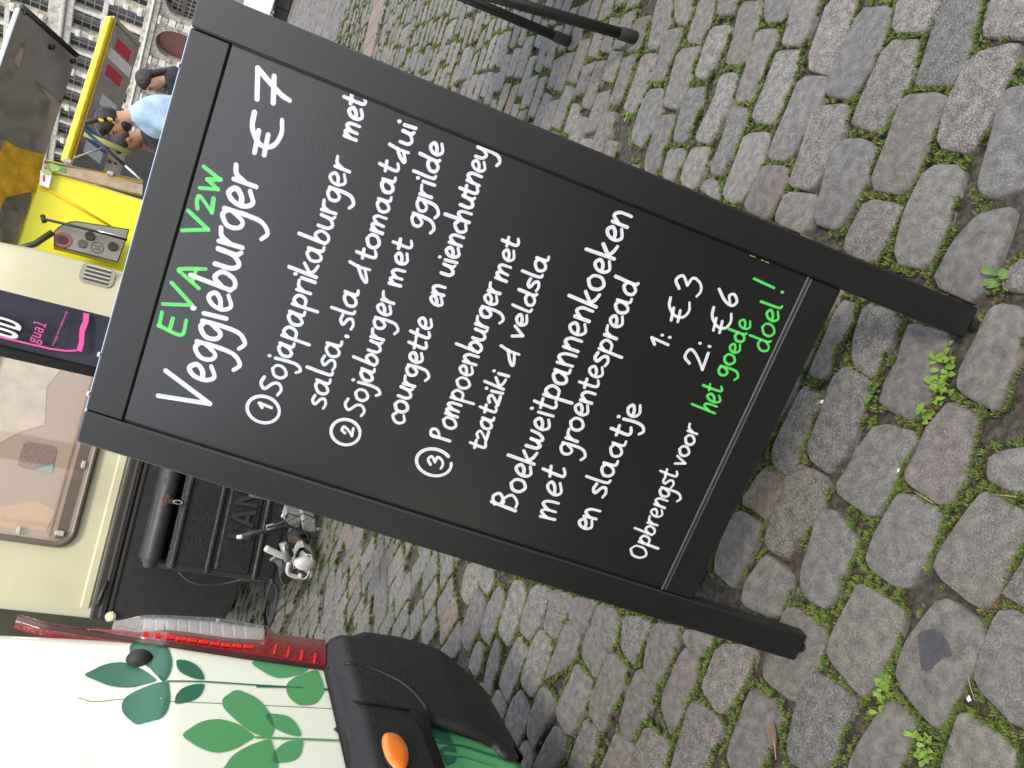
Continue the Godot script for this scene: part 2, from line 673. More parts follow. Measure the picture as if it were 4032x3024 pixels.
func green_joints():
	# moss and short grass wherever a slow noise lets them grow along the rims of the stones
	var patch := noise(2.6, 61, FastNoiseLite.TYPE_SIMPLEX_SMOOTH, 3)
	var fine := noise(14.0, 62, FastNoiseLite.TYPE_SIMPLEX_SMOOTH, 2)
	var r := RandomNumberGenerator.new()
	r.seed = 99
	var moss := []
	var mossc := []
	var grass := []
	var grassc := []
	for p in stones:
		var f: float = -p[0].y
		if f > 9.0 or f < 0.4 or absf(p[0].x) > 4.5:
			continue
		var c := Vector2.ZERO
		for v in p: c += v
		c /= p.size()
		var step := 0.0052 + 0.0022 * maxf(f - 1.2, 0.0)
		for k in p.size():
			var a: Vector2 = p[k]
			var b: Vector2 = p[(k + 1) % p.size()]
			var o: Vector2 = (a + b) * 0.5 - c
			var e := Vector2(b.y - a.y, a.x - b.x).normalized()
			if e.dot(o) < 0: e = -e
			var n := int(a.distance_to(b) / step * 1.7) + 1
			for i in n:
				var q := a.lerp(b, r.randf()) + e * r.randf_range(-0.002, 0.010)
				var g := patch.get_noise_2d(q.x, q.y) + 0.55 * fine.get_noise_2d(q.x, q.y)
				if g < -0.3 or r.randf() > smoothstep(-0.3, -0.05, g):
					continue
				var inside := false
				if f < 3.0:
					var key := Vector2i(floori(q.x * 4.0), floori(q.y * 4.0))
					for dx in [-1, 0, 1]:
						for dy in [-1, 0, 1]:
							for s in cells.get(key + Vector2i(dx, dy), []):
								if s[0].distance_squared_to(q) < 0.06 and Geometry2D.is_point_in_polygon(q, s):
									inside = true
									break
							if inside: break
						if inside: break
				if inside and r.randf() < 0.7:
					continue
				var sc := r.randf_range(0.0055, 0.0095) * (1.0 + 0.12 * maxf(f - 1.5, 0.0))
				var low := lerpf(-0.0155, -0.0075, r.randf())
				var t := Transform3D(Basis(UP, r.randf() * TAU).scaled(Vector3(sc, sc * r.randf_range(0.8, 1.4), sc)), Vector3(q.x, low, q.y))
				var y := r.randf()
				var k2 := r.randf_range(0.75, 1.25)
				var col := Color(0.1 * k2 + 0.05 * y * y, 0.142 * k2 + 0.03 * y, 0.038 * k2)
				if fine.get_noise_2d(q.x * 2.0 + 9.0, q.y * 2.0) > 0.36: col = Color(0.13 * k2, 0.1 * k2, 0.045 * k2)
				if g > 0.22 and r.randf() < 0.05 and f < 4.0:
					t = Transform3D(Basis(UP, r.randf() * TAU).scaled(Vector3.ONE * r.randf_range(0.014, 0.026)), Vector3(q.x, -0.018, q.y))
					grass.append(t)
					grassc.append(Color(0.08 * k2, 0.125 * k2, 0.03 * k2))
				else:
					moss.append(t)
					mossc.append(col)
	var gm := mat(Color.WHITE, 0.75, 0.0, 0.3)
	gm.vertex_color_use_as_albedo = true
	gm.cull_mode = BaseMaterial3D.CULL_DISABLED
	gm.backlight_enabled = true
	gm.backlight = Color(0.2, 0.25, 0.1)
	scatter("moss", tuft_mesh(), gm, moss, mossc, "short green moss growing in the joints between the cobblestones")
	scatter("grass", blade_mesh(), gm, grass, grassc, "thin grass blades sprouting from the mossy joints")

func trace_near():
	cobbles(2400, 1800, 0.7378, [
		[800, 60, 860, 40, 930, 110, 840, 340, 780, 290, 690, 240], [985, 30, 1150, 110, 1110, 270, 1000, 430, 945, 550, 820, 465, 840, 370, 920, 150],
		[640, 310, 700, 285, 810, 360, 760, 450, 700, 600, 655, 700, 540, 590], [820, 520, 870, 540, 950, 640, 930, 740, 880, 860, 690, 780, 720, 650],
		[1120, 290, 1180, 280, 1260, 370, 1310, 440, 1240, 600, 1160, 810, 1040, 760, 1005, 680, 1020, 560],
		[1426, -183, 1616, -140, 1628, -102, 1540, 30, 1490, 170, 1420, 330, 1220, 200, 1215, 140, 1270, 60, 1322, -60],
		[1803, -309, 1960, -233, 1940, -178, 1911, -54, 1900, 40, 1810, 240, 1730, 240, 1565, 130, 1570, 60, 1635, -54, 1689, -196],
		[1510, 210, 1570, 190, 1760, 290, 1720, 440, 1600, 680, 1520, 690, 1360, 570, 1380, 450], [2020, -20, 2250, -60, 2260, 190, 2090, 160, 1990, 100],
		[1960, 190, 2000, 185, 2230, 310, 2150, 500, 2030, 790, 1960, 800, 1720, 610, 1760, 480], [1310, 690, 1340, 680, 1560, 820, 1540, 900, 1390, 1240, 1330, 1275, 1150, 1060, 1160, 960],
		[930, 810, 980, 800, 1150, 930, 1110, 1080, 1000, 1240, 970, 1310, 810, 1190, 805, 1120], [1720, 780, 1800, 760, 2010, 920, 1900, 1180, 1750, 1440, 1700, 1420, 1510, 1190, 1560, 1000],
		[2070, 830, 2130, 815, 2250, 880, 2280, 1300, 2170, 1450, 1940, 1200, 1960, 1080], [1040, 1170, 1110, 1155, 1310, 1290, 1230, 1430, 1180, 1600, 1130, 1680, 960, 1640, 930, 1560, 960, 1400],
		[730, 1250, 770, 1230, 880, 1330, 900, 1400, 830, 1570, 790, 1680, 640, 1680, 605, 1590], [570, 1000, 760, 1010, 740, 1120, 640, 1320, 570, 1370, 485, 1240, 490, 1180],
		[400, 920, 545, 940, 540, 970, 470, 1070, 390, 990, 380, 950], [220, 880, 370, 910, 310, 1060, 240, 1215, 160, 1130, 165, 1060], [60, 840, 210, 870, 150, 1020, 120, 1110, 50, 1030],
		[380, 1010, 470, 1080, 440, 1200, 320, 1500, 255, 1310], [420, 1310, 460, 1300, 590, 1420, 540, 1540, 480, 1680, 310, 1680, 340, 1560], [180, 1430, 310, 1540, 270, 1680, 100, 1680, 130, 1560],
		[140, 1120, 230, 1220, 200, 1330, 90, 1530, 40, 1430, 70, 1300], [1460, 1320, 1510, 1310, 1620, 1400, 1570, 1560, 1500, 1760, 1250, 1760, 1290, 1590],
		[1850, 1365, 1900, 1370, 2080, 1500, 2150, 1580, 2100, 1800, 1720, 1780, 1790, 1520]])
	cobbles(3000, 1000, 0.4521, [
		[680, 395, 790, 430, 740, 640, 640, 760, 540, 1060, 460, 1075, 370, 1040], [870, 420, 1100, 470, 1180, 560, 1080, 780, 1000, 900, 950, 1080, 760, 970, 770, 690],
		[1280, 590, 1600, 690, 1610, 730, 1510, 950, 1420, 1270, 1290, 1450, 1000, 1300, 1020, 1180, 1150, 930, 1220, 720],
		[1990, 450, 2090, 440, 2230, 470, 2260, 600, 2150, 1050, 2060, 1330, 1990, 1340, 1700, 1180, 1690, 1080, 1830, 760],
		[700, 1000, 740, 1000, 930, 1100, 830, 1430, 730, 1700, 580, 1895, 513, 1880, 398, 1770, 380, 1680, 480, 1430, 620, 1090],
		[340, 1150, 400, 1150, 500, 1290, 420, 1420, 332, 1680, 272, 1867, 190, 1925, 88, 1836, 88, 1659, 200, 1430], [2140, 130, 2260, 40, 2290, 300, 2090, 290, 2080, 220]])
	cobbles(2400, 0, 0.7378, [
		[1165, -30, 1315, -20, 1185, 395, 1035, 355], [1325, 40, 1500, 30, 1480, 150, 1310, 520, 1145, 505, 1170, 370], [1545, -20, 1750, -20, 1690, 165, 1500, 165],
		[1480, 215, 1650, 205, 1600, 430, 1430, 700, 1280, 660, 1300, 590], [1760, -20, 1990, -20, 1930, 180, 1860, 440, 1640, 455, 1615, 440, 1720, 130], [2010, -20, 2240, -20, 2240, 180, 2100, 185, 1965, 170],
		[1930, 290, 2160, 225, 2170, 300, 2060, 560, 1930, 810, 1740, 780, 1790, 560], [1560, 510, 1740, 490, 1790, 520, 1700, 760, 1580, 1030, 1370, 1000, 1500, 660],
		[2100, 470, 2260, 440, 2260, 960, 2010, 1050, 1950, 1000, 1990, 830], [1690, 880, 1880, 885, 1830, 1040, 1770, 1240, 1690, 1430, 1500, 1395, 1570, 1110],
		[1960, 1130, 2110, 1100, 2140, 1140, 1960, 1610, 1710, 1510, 1820, 1280], [1370, 1065, 1530, 1090, 1550, 1110, 1460, 1290, 1400, 1400, 1250, 1340, 1270, 1240],
		[1190, 760, 1310, 730, 1410, 770, 1400, 850, 1290, 1110, 1220, 1225, 1080, 1180, 1120, 1030], [930, 1025, 1090, 1040, 1110, 1080, 1040, 1240, 880, 1180, 880, 1130],
		[1100, 570, 1260, 560, 1265, 590, 1180, 840, 1080, 1010, 945, 985, 980, 890, 1050, 700], [1010, 405, 1140, 400, 1155, 450, 1060, 640, 950, 860, 840, 840, 850, 790, 940, 560],
		[830, 880, 940, 895, 945, 960, 840, 1165, 710, 1110, 760, 990], [880, 260, 1000, 260, 1000, 300, 940, 500, 870, 660, 750, 640, 780, 540, 850, 350],
		[720, 710, 850, 705, 845, 770, 760, 980, 680, 1090, 600, 1050, 620, 960, 690, 790], [490, 960, 540, 945, 580, 1000, 570, 1060, 470, 1010],
		[640, 560, 720, 570, 730, 630, 640, 840, 590, 935, 525, 910, 560, 820, 610, 680], [790, 160, 880, 150, 890, 190, 800, 400, 750, 530, 655, 540, 690, 420, 760, 250],
		[590, 390, 670, 380, 680, 430, 600, 600, 540, 755, 455, 750, 490, 660, 550, 530], [430, 790, 520, 780, 520, 820, 450, 1010, 370, 970, 390, 880], [540, 140, 640, 135, 610, 230, 560, 340, 500, 420, 450, 400, 480, 300],
		[690, 10, 810, -10, 790, 110, 720, 330, 610, 345, 640, 220], [830, -20, 970, -20, 960, 50, 900, 110, 820, 110], [990, -30, 1120, -30, 1070, 110, 1020, 225, 910, 240, 940, 140],
		[360, 260, 480, 240, 440, 330, 400, 500, 380, 570, 275, 565, 300, 470], [410, 470, 500, 460, 500, 520, 440, 640, 400, 750, 330, 750, 360, 610], [200, 480, 280, 470, 280, 540, 240, 660, 190, 740, 150, 780, 100, 740, 150, 580],
		[250, 610, 340, 605, 340, 660, 280, 780, 240, 930, 165, 900, 190, 790], [300, 790, 395, 790, 390, 850, 330, 960, 265, 940], [290, 160, 380, 140, 380, 190, 310, 340, 280, 420, 215, 430, 240, 320],
		[170, 280, 250, 275, 240, 350, 190, 480, 130, 600, 70, 590, 110, 450], [480, 0, 560, -20, 540, 90, 480, 230, 410, 220, 440, 110], [350, -20, 440, -20, 430, 60, 400, 130, 350, 110],
		[260, -30, 340, -30, 310, 120, 260, 250, 195, 260, 220, 120], [580, -20, 680, -20, 660, 60, 570, 80]])
	cobbles(1800, 2200, 0.4968, [
		[590, 200, 740, 240, 700, 360, 620, 540, 560, 650, 490, 560, 530, 390], [745, 240, 905, 300, 880, 380, 800, 560, 745, 655, 665, 550, 690, 430], [920, 300, 1095, 345, 1050, 440, 975, 615, 875, 470, 885, 390],
		[870, 480, 970, 610, 930, 740, 860, 850, 705, 945, 760, 750, 830, 560], [1110, 350, 1220, 390, 1280, 470, 1240, 620, 1140, 830, 1080, 965, 970, 780, 970, 690, 1060, 460],
		[1200, 730, 1330, 860, 1300, 1000, 1210, 1200, 1120, 1395, 1020, 1200, 1060, 1050, 1130, 880], [930, 820, 1060, 970, 1020, 1120, 940, 1290, 870, 1415, 775, 1240, 800, 1140, 880, 950],
		[640, 550, 745, 670, 700, 830, 640, 990, 580, 1110, 500, 980, 520, 870, 590, 660], [480, 600, 550, 720, 500, 860, 430, 1050, 390, 1140, 325, 1010, 340, 900, 420, 700],
		[440, 170, 500, 180, 540, 260, 500, 440, 410, 700, 325, 580, 370, 390], [300, 200, 360, 260, 350, 350, 280, 550, 240, 695, 165, 600, 190, 450], [290, 620, 330, 680, 320, 830, 240, 1080, 200, 1010, 210, 860],
		[660, 1000, 750, 1090, 750, 1170, 640, 1420, 600, 1510, 545, 1380, 570, 1230], [480, 1030, 560, 1130, 570, 1210, 500, 1400, 440, 1560, 365, 1310, 410, 1130], [770, 1320, 850, 1420, 830, 1530, 780, 1670, 600, 1670, 640, 1560, 720, 1400],
		[1010, 1250, 1100, 1370, 1080, 1490, 1020, 1670, 850, 1670, 900, 1500], [1240, 1370, 1380, 1500, 1340, 1670, 1110, 1670, 1150, 1560], [150, 640, 210, 700, 180, 860, 130, 930, 70, 850],
		[150, 220, 220, 340, 170, 520, 110, 680, 70, 740, 20, 600, 70, 430], [90, 30, 190, 60, 160, 190, 90, 340, 60, 360, 20, 290, 40, 160], [195, 70, 280, 95, 270, 190, 230, 290, 160, 200],
		[440, 1580, 520, 1430, 590, 1540, 580, 1670, 430, 1670], [310, 1030, 380, 1150, 340, 1290, 260, 1130]])

# ------------------------------------------------------------------ the menu board and its handwriting
const LEAN := 0.28035                      # the front leaf leans back
const BW := 0.727
const BH := 1.35
var bt := Transform3D()                    # the board's own space: x right, y up the leaf, z out of its face
const PX0 := -0.3033                       # the writing panel
const PX1 := 0.3042
const PY0 := 0.3113
const PY1 := 1.2896
const TW := 1272
const TH := 2048
var ink := PackedFloat32Array()
var inkc := PackedByteArray()

const HAND := {
	"a": [0.92, ".6,.84 .36,1 .06,.66 .1,.2 .3,.03 .52,.28 .62,.84", ".64,1.02 .64,.4 .7,.08 .9,.06"],
	"b": [0.72, ".1,1.85 .09,.15", ".09,.5 .34,.88 .64,.6 .54,.12 .28,.0 .06,.18"],
	"c": [0.66, ".62,.8 .4,1 .1,.7 .08,.3 .3,.0 .62,.16"],
	"d": [0.8, ".6,.8 .34,.92 .07,.58 .12,.12 .38,.02 .6,.34", ".66,1.75 .63,.3 .74,.02"],
	"e": [0.72, ".1,.42 .42,.5 .6,.76 .38,1 .14,.78 .08,.34 .3,.0 .68,.2"],
	"g": [0.76, ".6,.88 .36,1 .07,.72 .12,.28 .38,.16 .6,.6", ".62,.98 .66,.05 .6,-.6 .3,-.92 .02,-.72"],
	"h": [0.74, ".1,1.85 .08,.0", ".09,.5 .36,.92 .58,.75 .62,.0"],
	"i": [0.3, ".1,.95 .14,.0", ".16,1.45 .18,1.4"],
	"j": [0.36, ".2,.95 .26,.0 .2,-.6 -.02,-.86 -.22,-.62", ".22,1.4 .24,1.36"],
	"k": [0.74, ".1,1.8 .08,.0", ".58,.95 .14,.42", ".14,.42 .4,.2 .7,.08"],
	"l": [0.34, ".1,1.8 .1,.25 .26,.02"],
	"m": [1.0, ".05,.95 .08,.0", ".08,.55 .28,.95 .44,.7 .44,.05", ".44,.55 .66,.95 .84,.7 .88,.0"],
	"n": [0.72, ".05,.95 .08,.0", ".08,.55 .34,.97 .58,.7 .62,.0"],
	"o": [0.78, ".42,1 .1,.74 .08,.28 .36,.0 .68,.28 .68,.76 .42,1"],
	"p": [0.74, ".1,1.0 .1,-.85", ".1,.6 .34,.98 .66,.72 .54,.2 .12,.12"],
	"r": [0.56, ".06,.95 .1,.0", ".1,.5 .26,.88 .56,.98"],
	"s": [0.58, ".54,.92 .26,1 .1,.76 .42,.46 .48,.16 .24,.0 .0,.1"],
	"t": [0.58, ".22,1.5 .2,.25 .36,.02 .58,.16", ".0,.96 .48,1.02"],
	"u": [0.76, ".05,.95 .08,.3 .3,.02 .56,.3 .62,.95", ".62,.95 .62,.25 .76,.03"],
	"v": [0.64, ".04,.95 .28,.03", ".28,.03 .6,.98"],
	"w": [0.96, ".04,.95 .1,.25 .28,.03 .46,.4 .48,.8", ".48,.8 .5,.25 .68,.03 .86,.4 .9,.98"],
	"y": [0.72, ".05,.95 .1,.4 .34,.18 .58,.6 .62,.95", ".62,.98 .62,.0 .5,-.7 .2,-.95 -.06,-.8"],
	"z": [0.66, ".04,.82 .28,1.02 .5,.76 .06,.05", ".06,.05 .64,.06"],
	"&": [0.9, ".78,1.7 .7,.9 .74,.0", ".72,1.0 .3,.6 .06,.2 .2,.12 .7,.42"],
	",": [0.3, ".1,.1 .12,-.02"],
	"V": [1.15, ".05,2.05 .5,.02", ".5,.02 1.1,1.95"],
	"S": [0.8, ".78,1.4 .4,1.5 .14,1.15 .55,.7 .64,.3 .35,.0 .0,.14"],
	"P": [0.75, ".16,1.5 .1,.0", ".12,.95 .16,1.5 .5,1.62 .62,1.3 .4,.98 .14,.9"],
	"B": [0.95, ".2,1.75 .05,.0", ".1,1.5 .5,1.78 .76,1.4 .36,.98 .3,1.1 .6,1.0 .84,.6 .56,.12 .24,.06"],
	"O": [1.0, ".5,1.45 .12,1.1 .1,.4 .44,.0 .84,.35 .86,1.1 .5,1.45"],
	"E": [0.95, ".12,1.7 .08,.05 .8,.04", ".1,1.65 .75,1.78", ".1,.9 .66,.95"],
	"A": [1.05, ".05,.0 .5,1.7", ".5,1.7 .62,1.6 .98,.0", ".25,.6 .86,.62"],
	"Z": [0.9, ".05,1.3 .45,1.5 .66,1.3 .1,.1", ".1,.1 .8,.24"],
	"W": [1.2, ".05,1.4 .3,.05", ".3,.05 .58,1.0", ".58,1.0 .8,.05", ".8,.05 1.12,1.5"],
	"X": [0.8, ".05,1.4 .36,.02", ".36,.02 .76,1.5"],
	"7": [1.0, ".1,1.55 .86,1.85", ".86,1.85 .5,.6 .42,.0", ".18,.75 .84,1.0"],
	"1": [0.6, ".05,1.25 .36,1.7", ".36,1.7 .34,.0"],
	"2": [0.85, ".12,1.15 .3,1.65 .66,1.45 .5,.8 .1,.06", ".1,.06 .8,.1"],
	"3": [0.95, ".12,1.4 .46,1.75 .76,1.4 .4,.95", ".4,.95 .82,.72 .7,.2 .36,.0 .04,.16"],
	"6": [0.75, ".6,1.5 .2,.9 .1,.3 .36,.0 .64,.28 .5,.64 .2,.5"],
	":": [0.35, ".1,.9 .11,.82", ".12,.16 .13,.08"],
	"!": [0.4, ".2,1.6 .14,.5", ".1,.06 .11,.0"],
	"e€": [1.0, ".92,1.5 .5,1.42 .16,.9 .22,.3 .6,.02 .98,.14", "-.1,1.06 .5,1.1", "-.08,.58 .48,.62"],
}

func spot(x: float, y: float) -> Vector2:          # where a pixel of the photograph lies on the panel, in texture pixels
	var p := bt.affine_inverse() * onp(x, y, bt * Vector3(0, 0, -0.008), bt.basis.z)
	return Vector2((p.x - PX0) / (PX1 - PX0) * TW, (PY1 - p.y) / (PY1 - PY0) * TH)

func dab(pts: Array, r: float, colour: int, sd: int):
	# one pull of the marker: soft-edged, a little streaky, thinner towards its end
	var h := RandomNumberGenerator.new()
	h.seed = sd
	var cover := {}
	var n := pts.size()
	for i in maxi(n - 1, 1):
		var a: Vector2 = pts[i]
		var b: Vector2 = pts[mini(i + 1, n - 1)]
		var rr := r * (1.0 - 0.18 * pow(float(i) / maxf(n - 1, 1), 2.0)) * h.randf_range(0.95, 1.05)
		var ab := b - a
		var l2 := maxf(ab.length_squared(), 0.0001)
		var nrm := ab.orthogonal() / sqrt(l2)
		for y in range(int(minf(a.y, b.y) - rr - 1), int(maxf(a.y, b.y) + rr + 2)):
			if y < 0 or y >= TH: continue
			for x in range(int(minf(a.x, b.x) - rr - 1), int(maxf(a.x, b.x) + rr + 2)):
				if x < 0 or x >= TW: continue
				var q := Vector2(x, y)
				var t := clampf((q - a).dot(ab) / l2, 0, 1)
				var d := q.distance_to(a + ab * t)
				if d > rr + 0.8: continue
				var c := clampf(rr + 0.5 - d, 0, 1)
				var across := (q - a).dot(nrm) / rr
				c *= 0.9 + 0.045 * sin(across * 4.0 + sd) + (0.05 if absf(across) > 0.75 else 0.0)
				var key := y * TW + x
				if c > cover.get(key, 0.0):
					cover[key] = c
	for key in cover:
		ink[key] = 1.0 - (1.0 - ink[key]) * (1.0 - cover[key] * 0.96)
		inkc[key] = colour

func write(text: String, x0: float, y0: float, x1: float, y1: float, xh: float, nib: float, colour := 0):
	# a word on the line between two pixels of the photograph, its small letters xh pixels high
	var a := spot(x0, y0)
	var b := spot(x1, y1)
	var up := (spot(x0 - xh * 0.87, y0 - xh * 0.3) - a).length()
	var along := (b - a)
	var dirn := along.normalized()
	var lift2 := Vector2(0, -1)
	var keys := []
	for ch in text: keys.append("e€" if ch == "€" else ch)
	var total := 0.0
	for k in keys: total += HAND[k][0]
	var unit := along.length() / (total - 0.06)
	var h := RandomNumberGenerator.new()
	h.seed = hash(text) + int(x0)
	var pen := 0.0
	for k in keys:
		var g: Array = HAND[k]
		var sx := unit
		var sy := up * h.randf_range(0.94, 1.07)
		var drop := h.randf_range(-0.06, 0.06) * up
		var slant := h.randf_range(-0.05, 0.07)
		for s in range(1, g.size()):
			var pts := pairs(g[s])
			if pts.size() > 2: pts = smooth_line(pts, 5)
			var out := []
			for p in pts:
				out.append(a + dirn * ((pen + 0.03 + p.x * 0.9) * sx + p.y * sy * slant + h.randf_range(-0.4, 0.4)) + lift2 * (p.y * sy + drop))
			dab(out, nib * 0.72 * h.randf_range(0.92, 1.06), colour, h.randi() % 1000)
		pen += g[0]

func ring(x: float, y: float, rx: float, ry: float, open := 0.0):
	var c := spot(x, y)
	var k := (spot(x, y - 100) - c).length() / 100.0
	var pts := []
	for i in 33:
		var t := -PI * 0.35 + open + (TAU - open * 1.3) * i / 32.0
		pts.append(c + Vector2(cos(t) * rx, -sin(t) * ry) * k)
	dab(pts, 6.2, 0, int(x))

func writing() -> ImageTexture:
	ink.resize(TW * TH)
	inkc.resize(TW * TH)
	write("EVA", 714, 1330, 812, 1052, 60, 9.0, 1)
	write("VZW", 812, 945, 880, 676, 55, 9.5, 1)
	write("Veggieburger", 812, 1640, 1017, 690, 105, 11.5)
	write("€7", 1085, 620, 1160, 310, 88, 11.5)
	ring(1036, 1613, 52, 60)
	write("1", 1066, 1622, 1070, 1596, 34, 7.5)
	write("Sojapaprikaburger", 1098, 1560, 1384, 645, 62, 8.4)
	write("met", 1400, 560, 1444, 392, 60, 8.4)
	write("salsa", 1275, 1612, 1347, 1345, 60, 8.2)
	write(",", 1362, 1335, 1372, 1318, 60, 8.0)
	write("sla", 1383, 1300, 1416, 1146, 58, 8.2)
	write("&", 1445, 1122, 1457, 1050, 50, 8.0)
	write("tomaat", 1474, 1036, 1574, 652, 54, 8.2)
	write("&", 1594, 648, 1608, 592, 48, 8.0)
	write("ui", 1618, 584, 1640, 500, 54, 8.0)
	ring(1360, 1702, 50, 54)
	write("2", 1384, 1722, 1392, 1686, 30, 7.5)
	write("Sojaburger", 1425, 1642, 1556, 1168, 56, 8.2)
	write("met", 1572, 1134, 1626, 955, 52, 8.2)
	write("ggrilde", 1662, 908, 1750, 570, 52, 8.2)
	write("courgette", 1585, 1678, 1708, 1262, 54, 8.2)
	write("en", 1735, 1216, 1752, 1128, 50, 8.2)
	write("uienchutney", 1778, 1096, 1928, 590, 54, 8.2)
	ring(1708, 1821, 52, 66, 0.4)
	write("3", 1738, 1850, 1746, 1800, 38, 7.5)
	write("Pompoenburger", 1769, 1745, 1974, 1130, 55, 8.2)
	write("met", 1990, 1116, 2044, 946, 50, 8.0)
	write("tzatziki", 1903, 1778, 2003, 1476, 48, 8.0)
	write("&", 2020, 1448, 2048, 1385, 50, 8.0)
	write("veldsla", 2050, 1344, 2162, 1010, 47, 8.0)
	write("Boekweitpannenkoeken", 2028, 2018, 2486, 846, 64, 8.8)
	write("met", 2180, 2055, 2226, 1852, 64, 8.8)
	write("groentespread", 2247, 1802, 2514, 1114, 55, 8.4)
	write("en", 2317, 2094, 2362, 2008, 58, 8.4)
	write("slaatje", 2374, 1962, 2530, 1598, 55, 8.4)
	write("1:", 2624, 1382, 2645, 1320, 46, 7.6)
	write("€", 2700, 1274, 2722, 1192, 58, 7.6)
	write("3", 2752, 1178, 2776, 1100, 62, 7.6)
	write("2:", 2760, 1468, 2806, 1352, 60, 7.6)
	write("€", 2860, 1318, 2884, 1236, 60, 7.6)
	write("6", 2893, 1220, 2906, 1158, 54, 7.6)
	write("Opbrengst", 2534, 2208, 2672, 1862, 46, 7.2)
	write("voor", 2693, 1842, 2750, 1686, 42, 7.2)
	write("het", 2815, 1634, 2848, 1528, 58, 6.8, 1)
	write("goede", 2862, 1490, 2962, 1268, 46, 6.8, 1)
	write("doel", 3018, 1394, 3080, 1205, 52, 6.8, 1)
	write("!", 3080, 1166, 3094, 1130, 80, 6.8, 1)
	var bytes := PackedByteArray()
	bytes.resize(TW * TH * 3)
	var smudge := noise(0.004, 31)
	var grain := noise(0.35, 32, FastNoiseLite.TYPE_SIMPLEX_SMOOTH, 2)
	for y in TH:
		for x in TW:
			var i := y * TW + x
			var k := ink[i]
			var d := 0.06 + 0.01 * smudge.get_noise_2d(x, y) + 0.018 * grain.get_noise_2d(x, y)
			var w := 0.93 - 0.03 * grain.get_noise_2d(x * 0.2, y * 0.2)
			var red := w * 0.955
			var gre := w * 0.97
			var blu := w
			if inkc[i] == 1:
				red = 0.34
				gre = 0.86
				blu = 0.38
			bytes[i * 3] = int(255.0 * lerpf(d * 1.01, red, k))
			bytes[i * 3 + 1] = int(255.0 * lerpf(d, gre, k))
			bytes[i * 3 + 2] = int(255.0 * lerpf(d * 0.98, blu, k))
	return ImageTexture.create_from_image(Image.create_from_data(TW, TH, false, Image.FORMAT_RGB8, bytes))

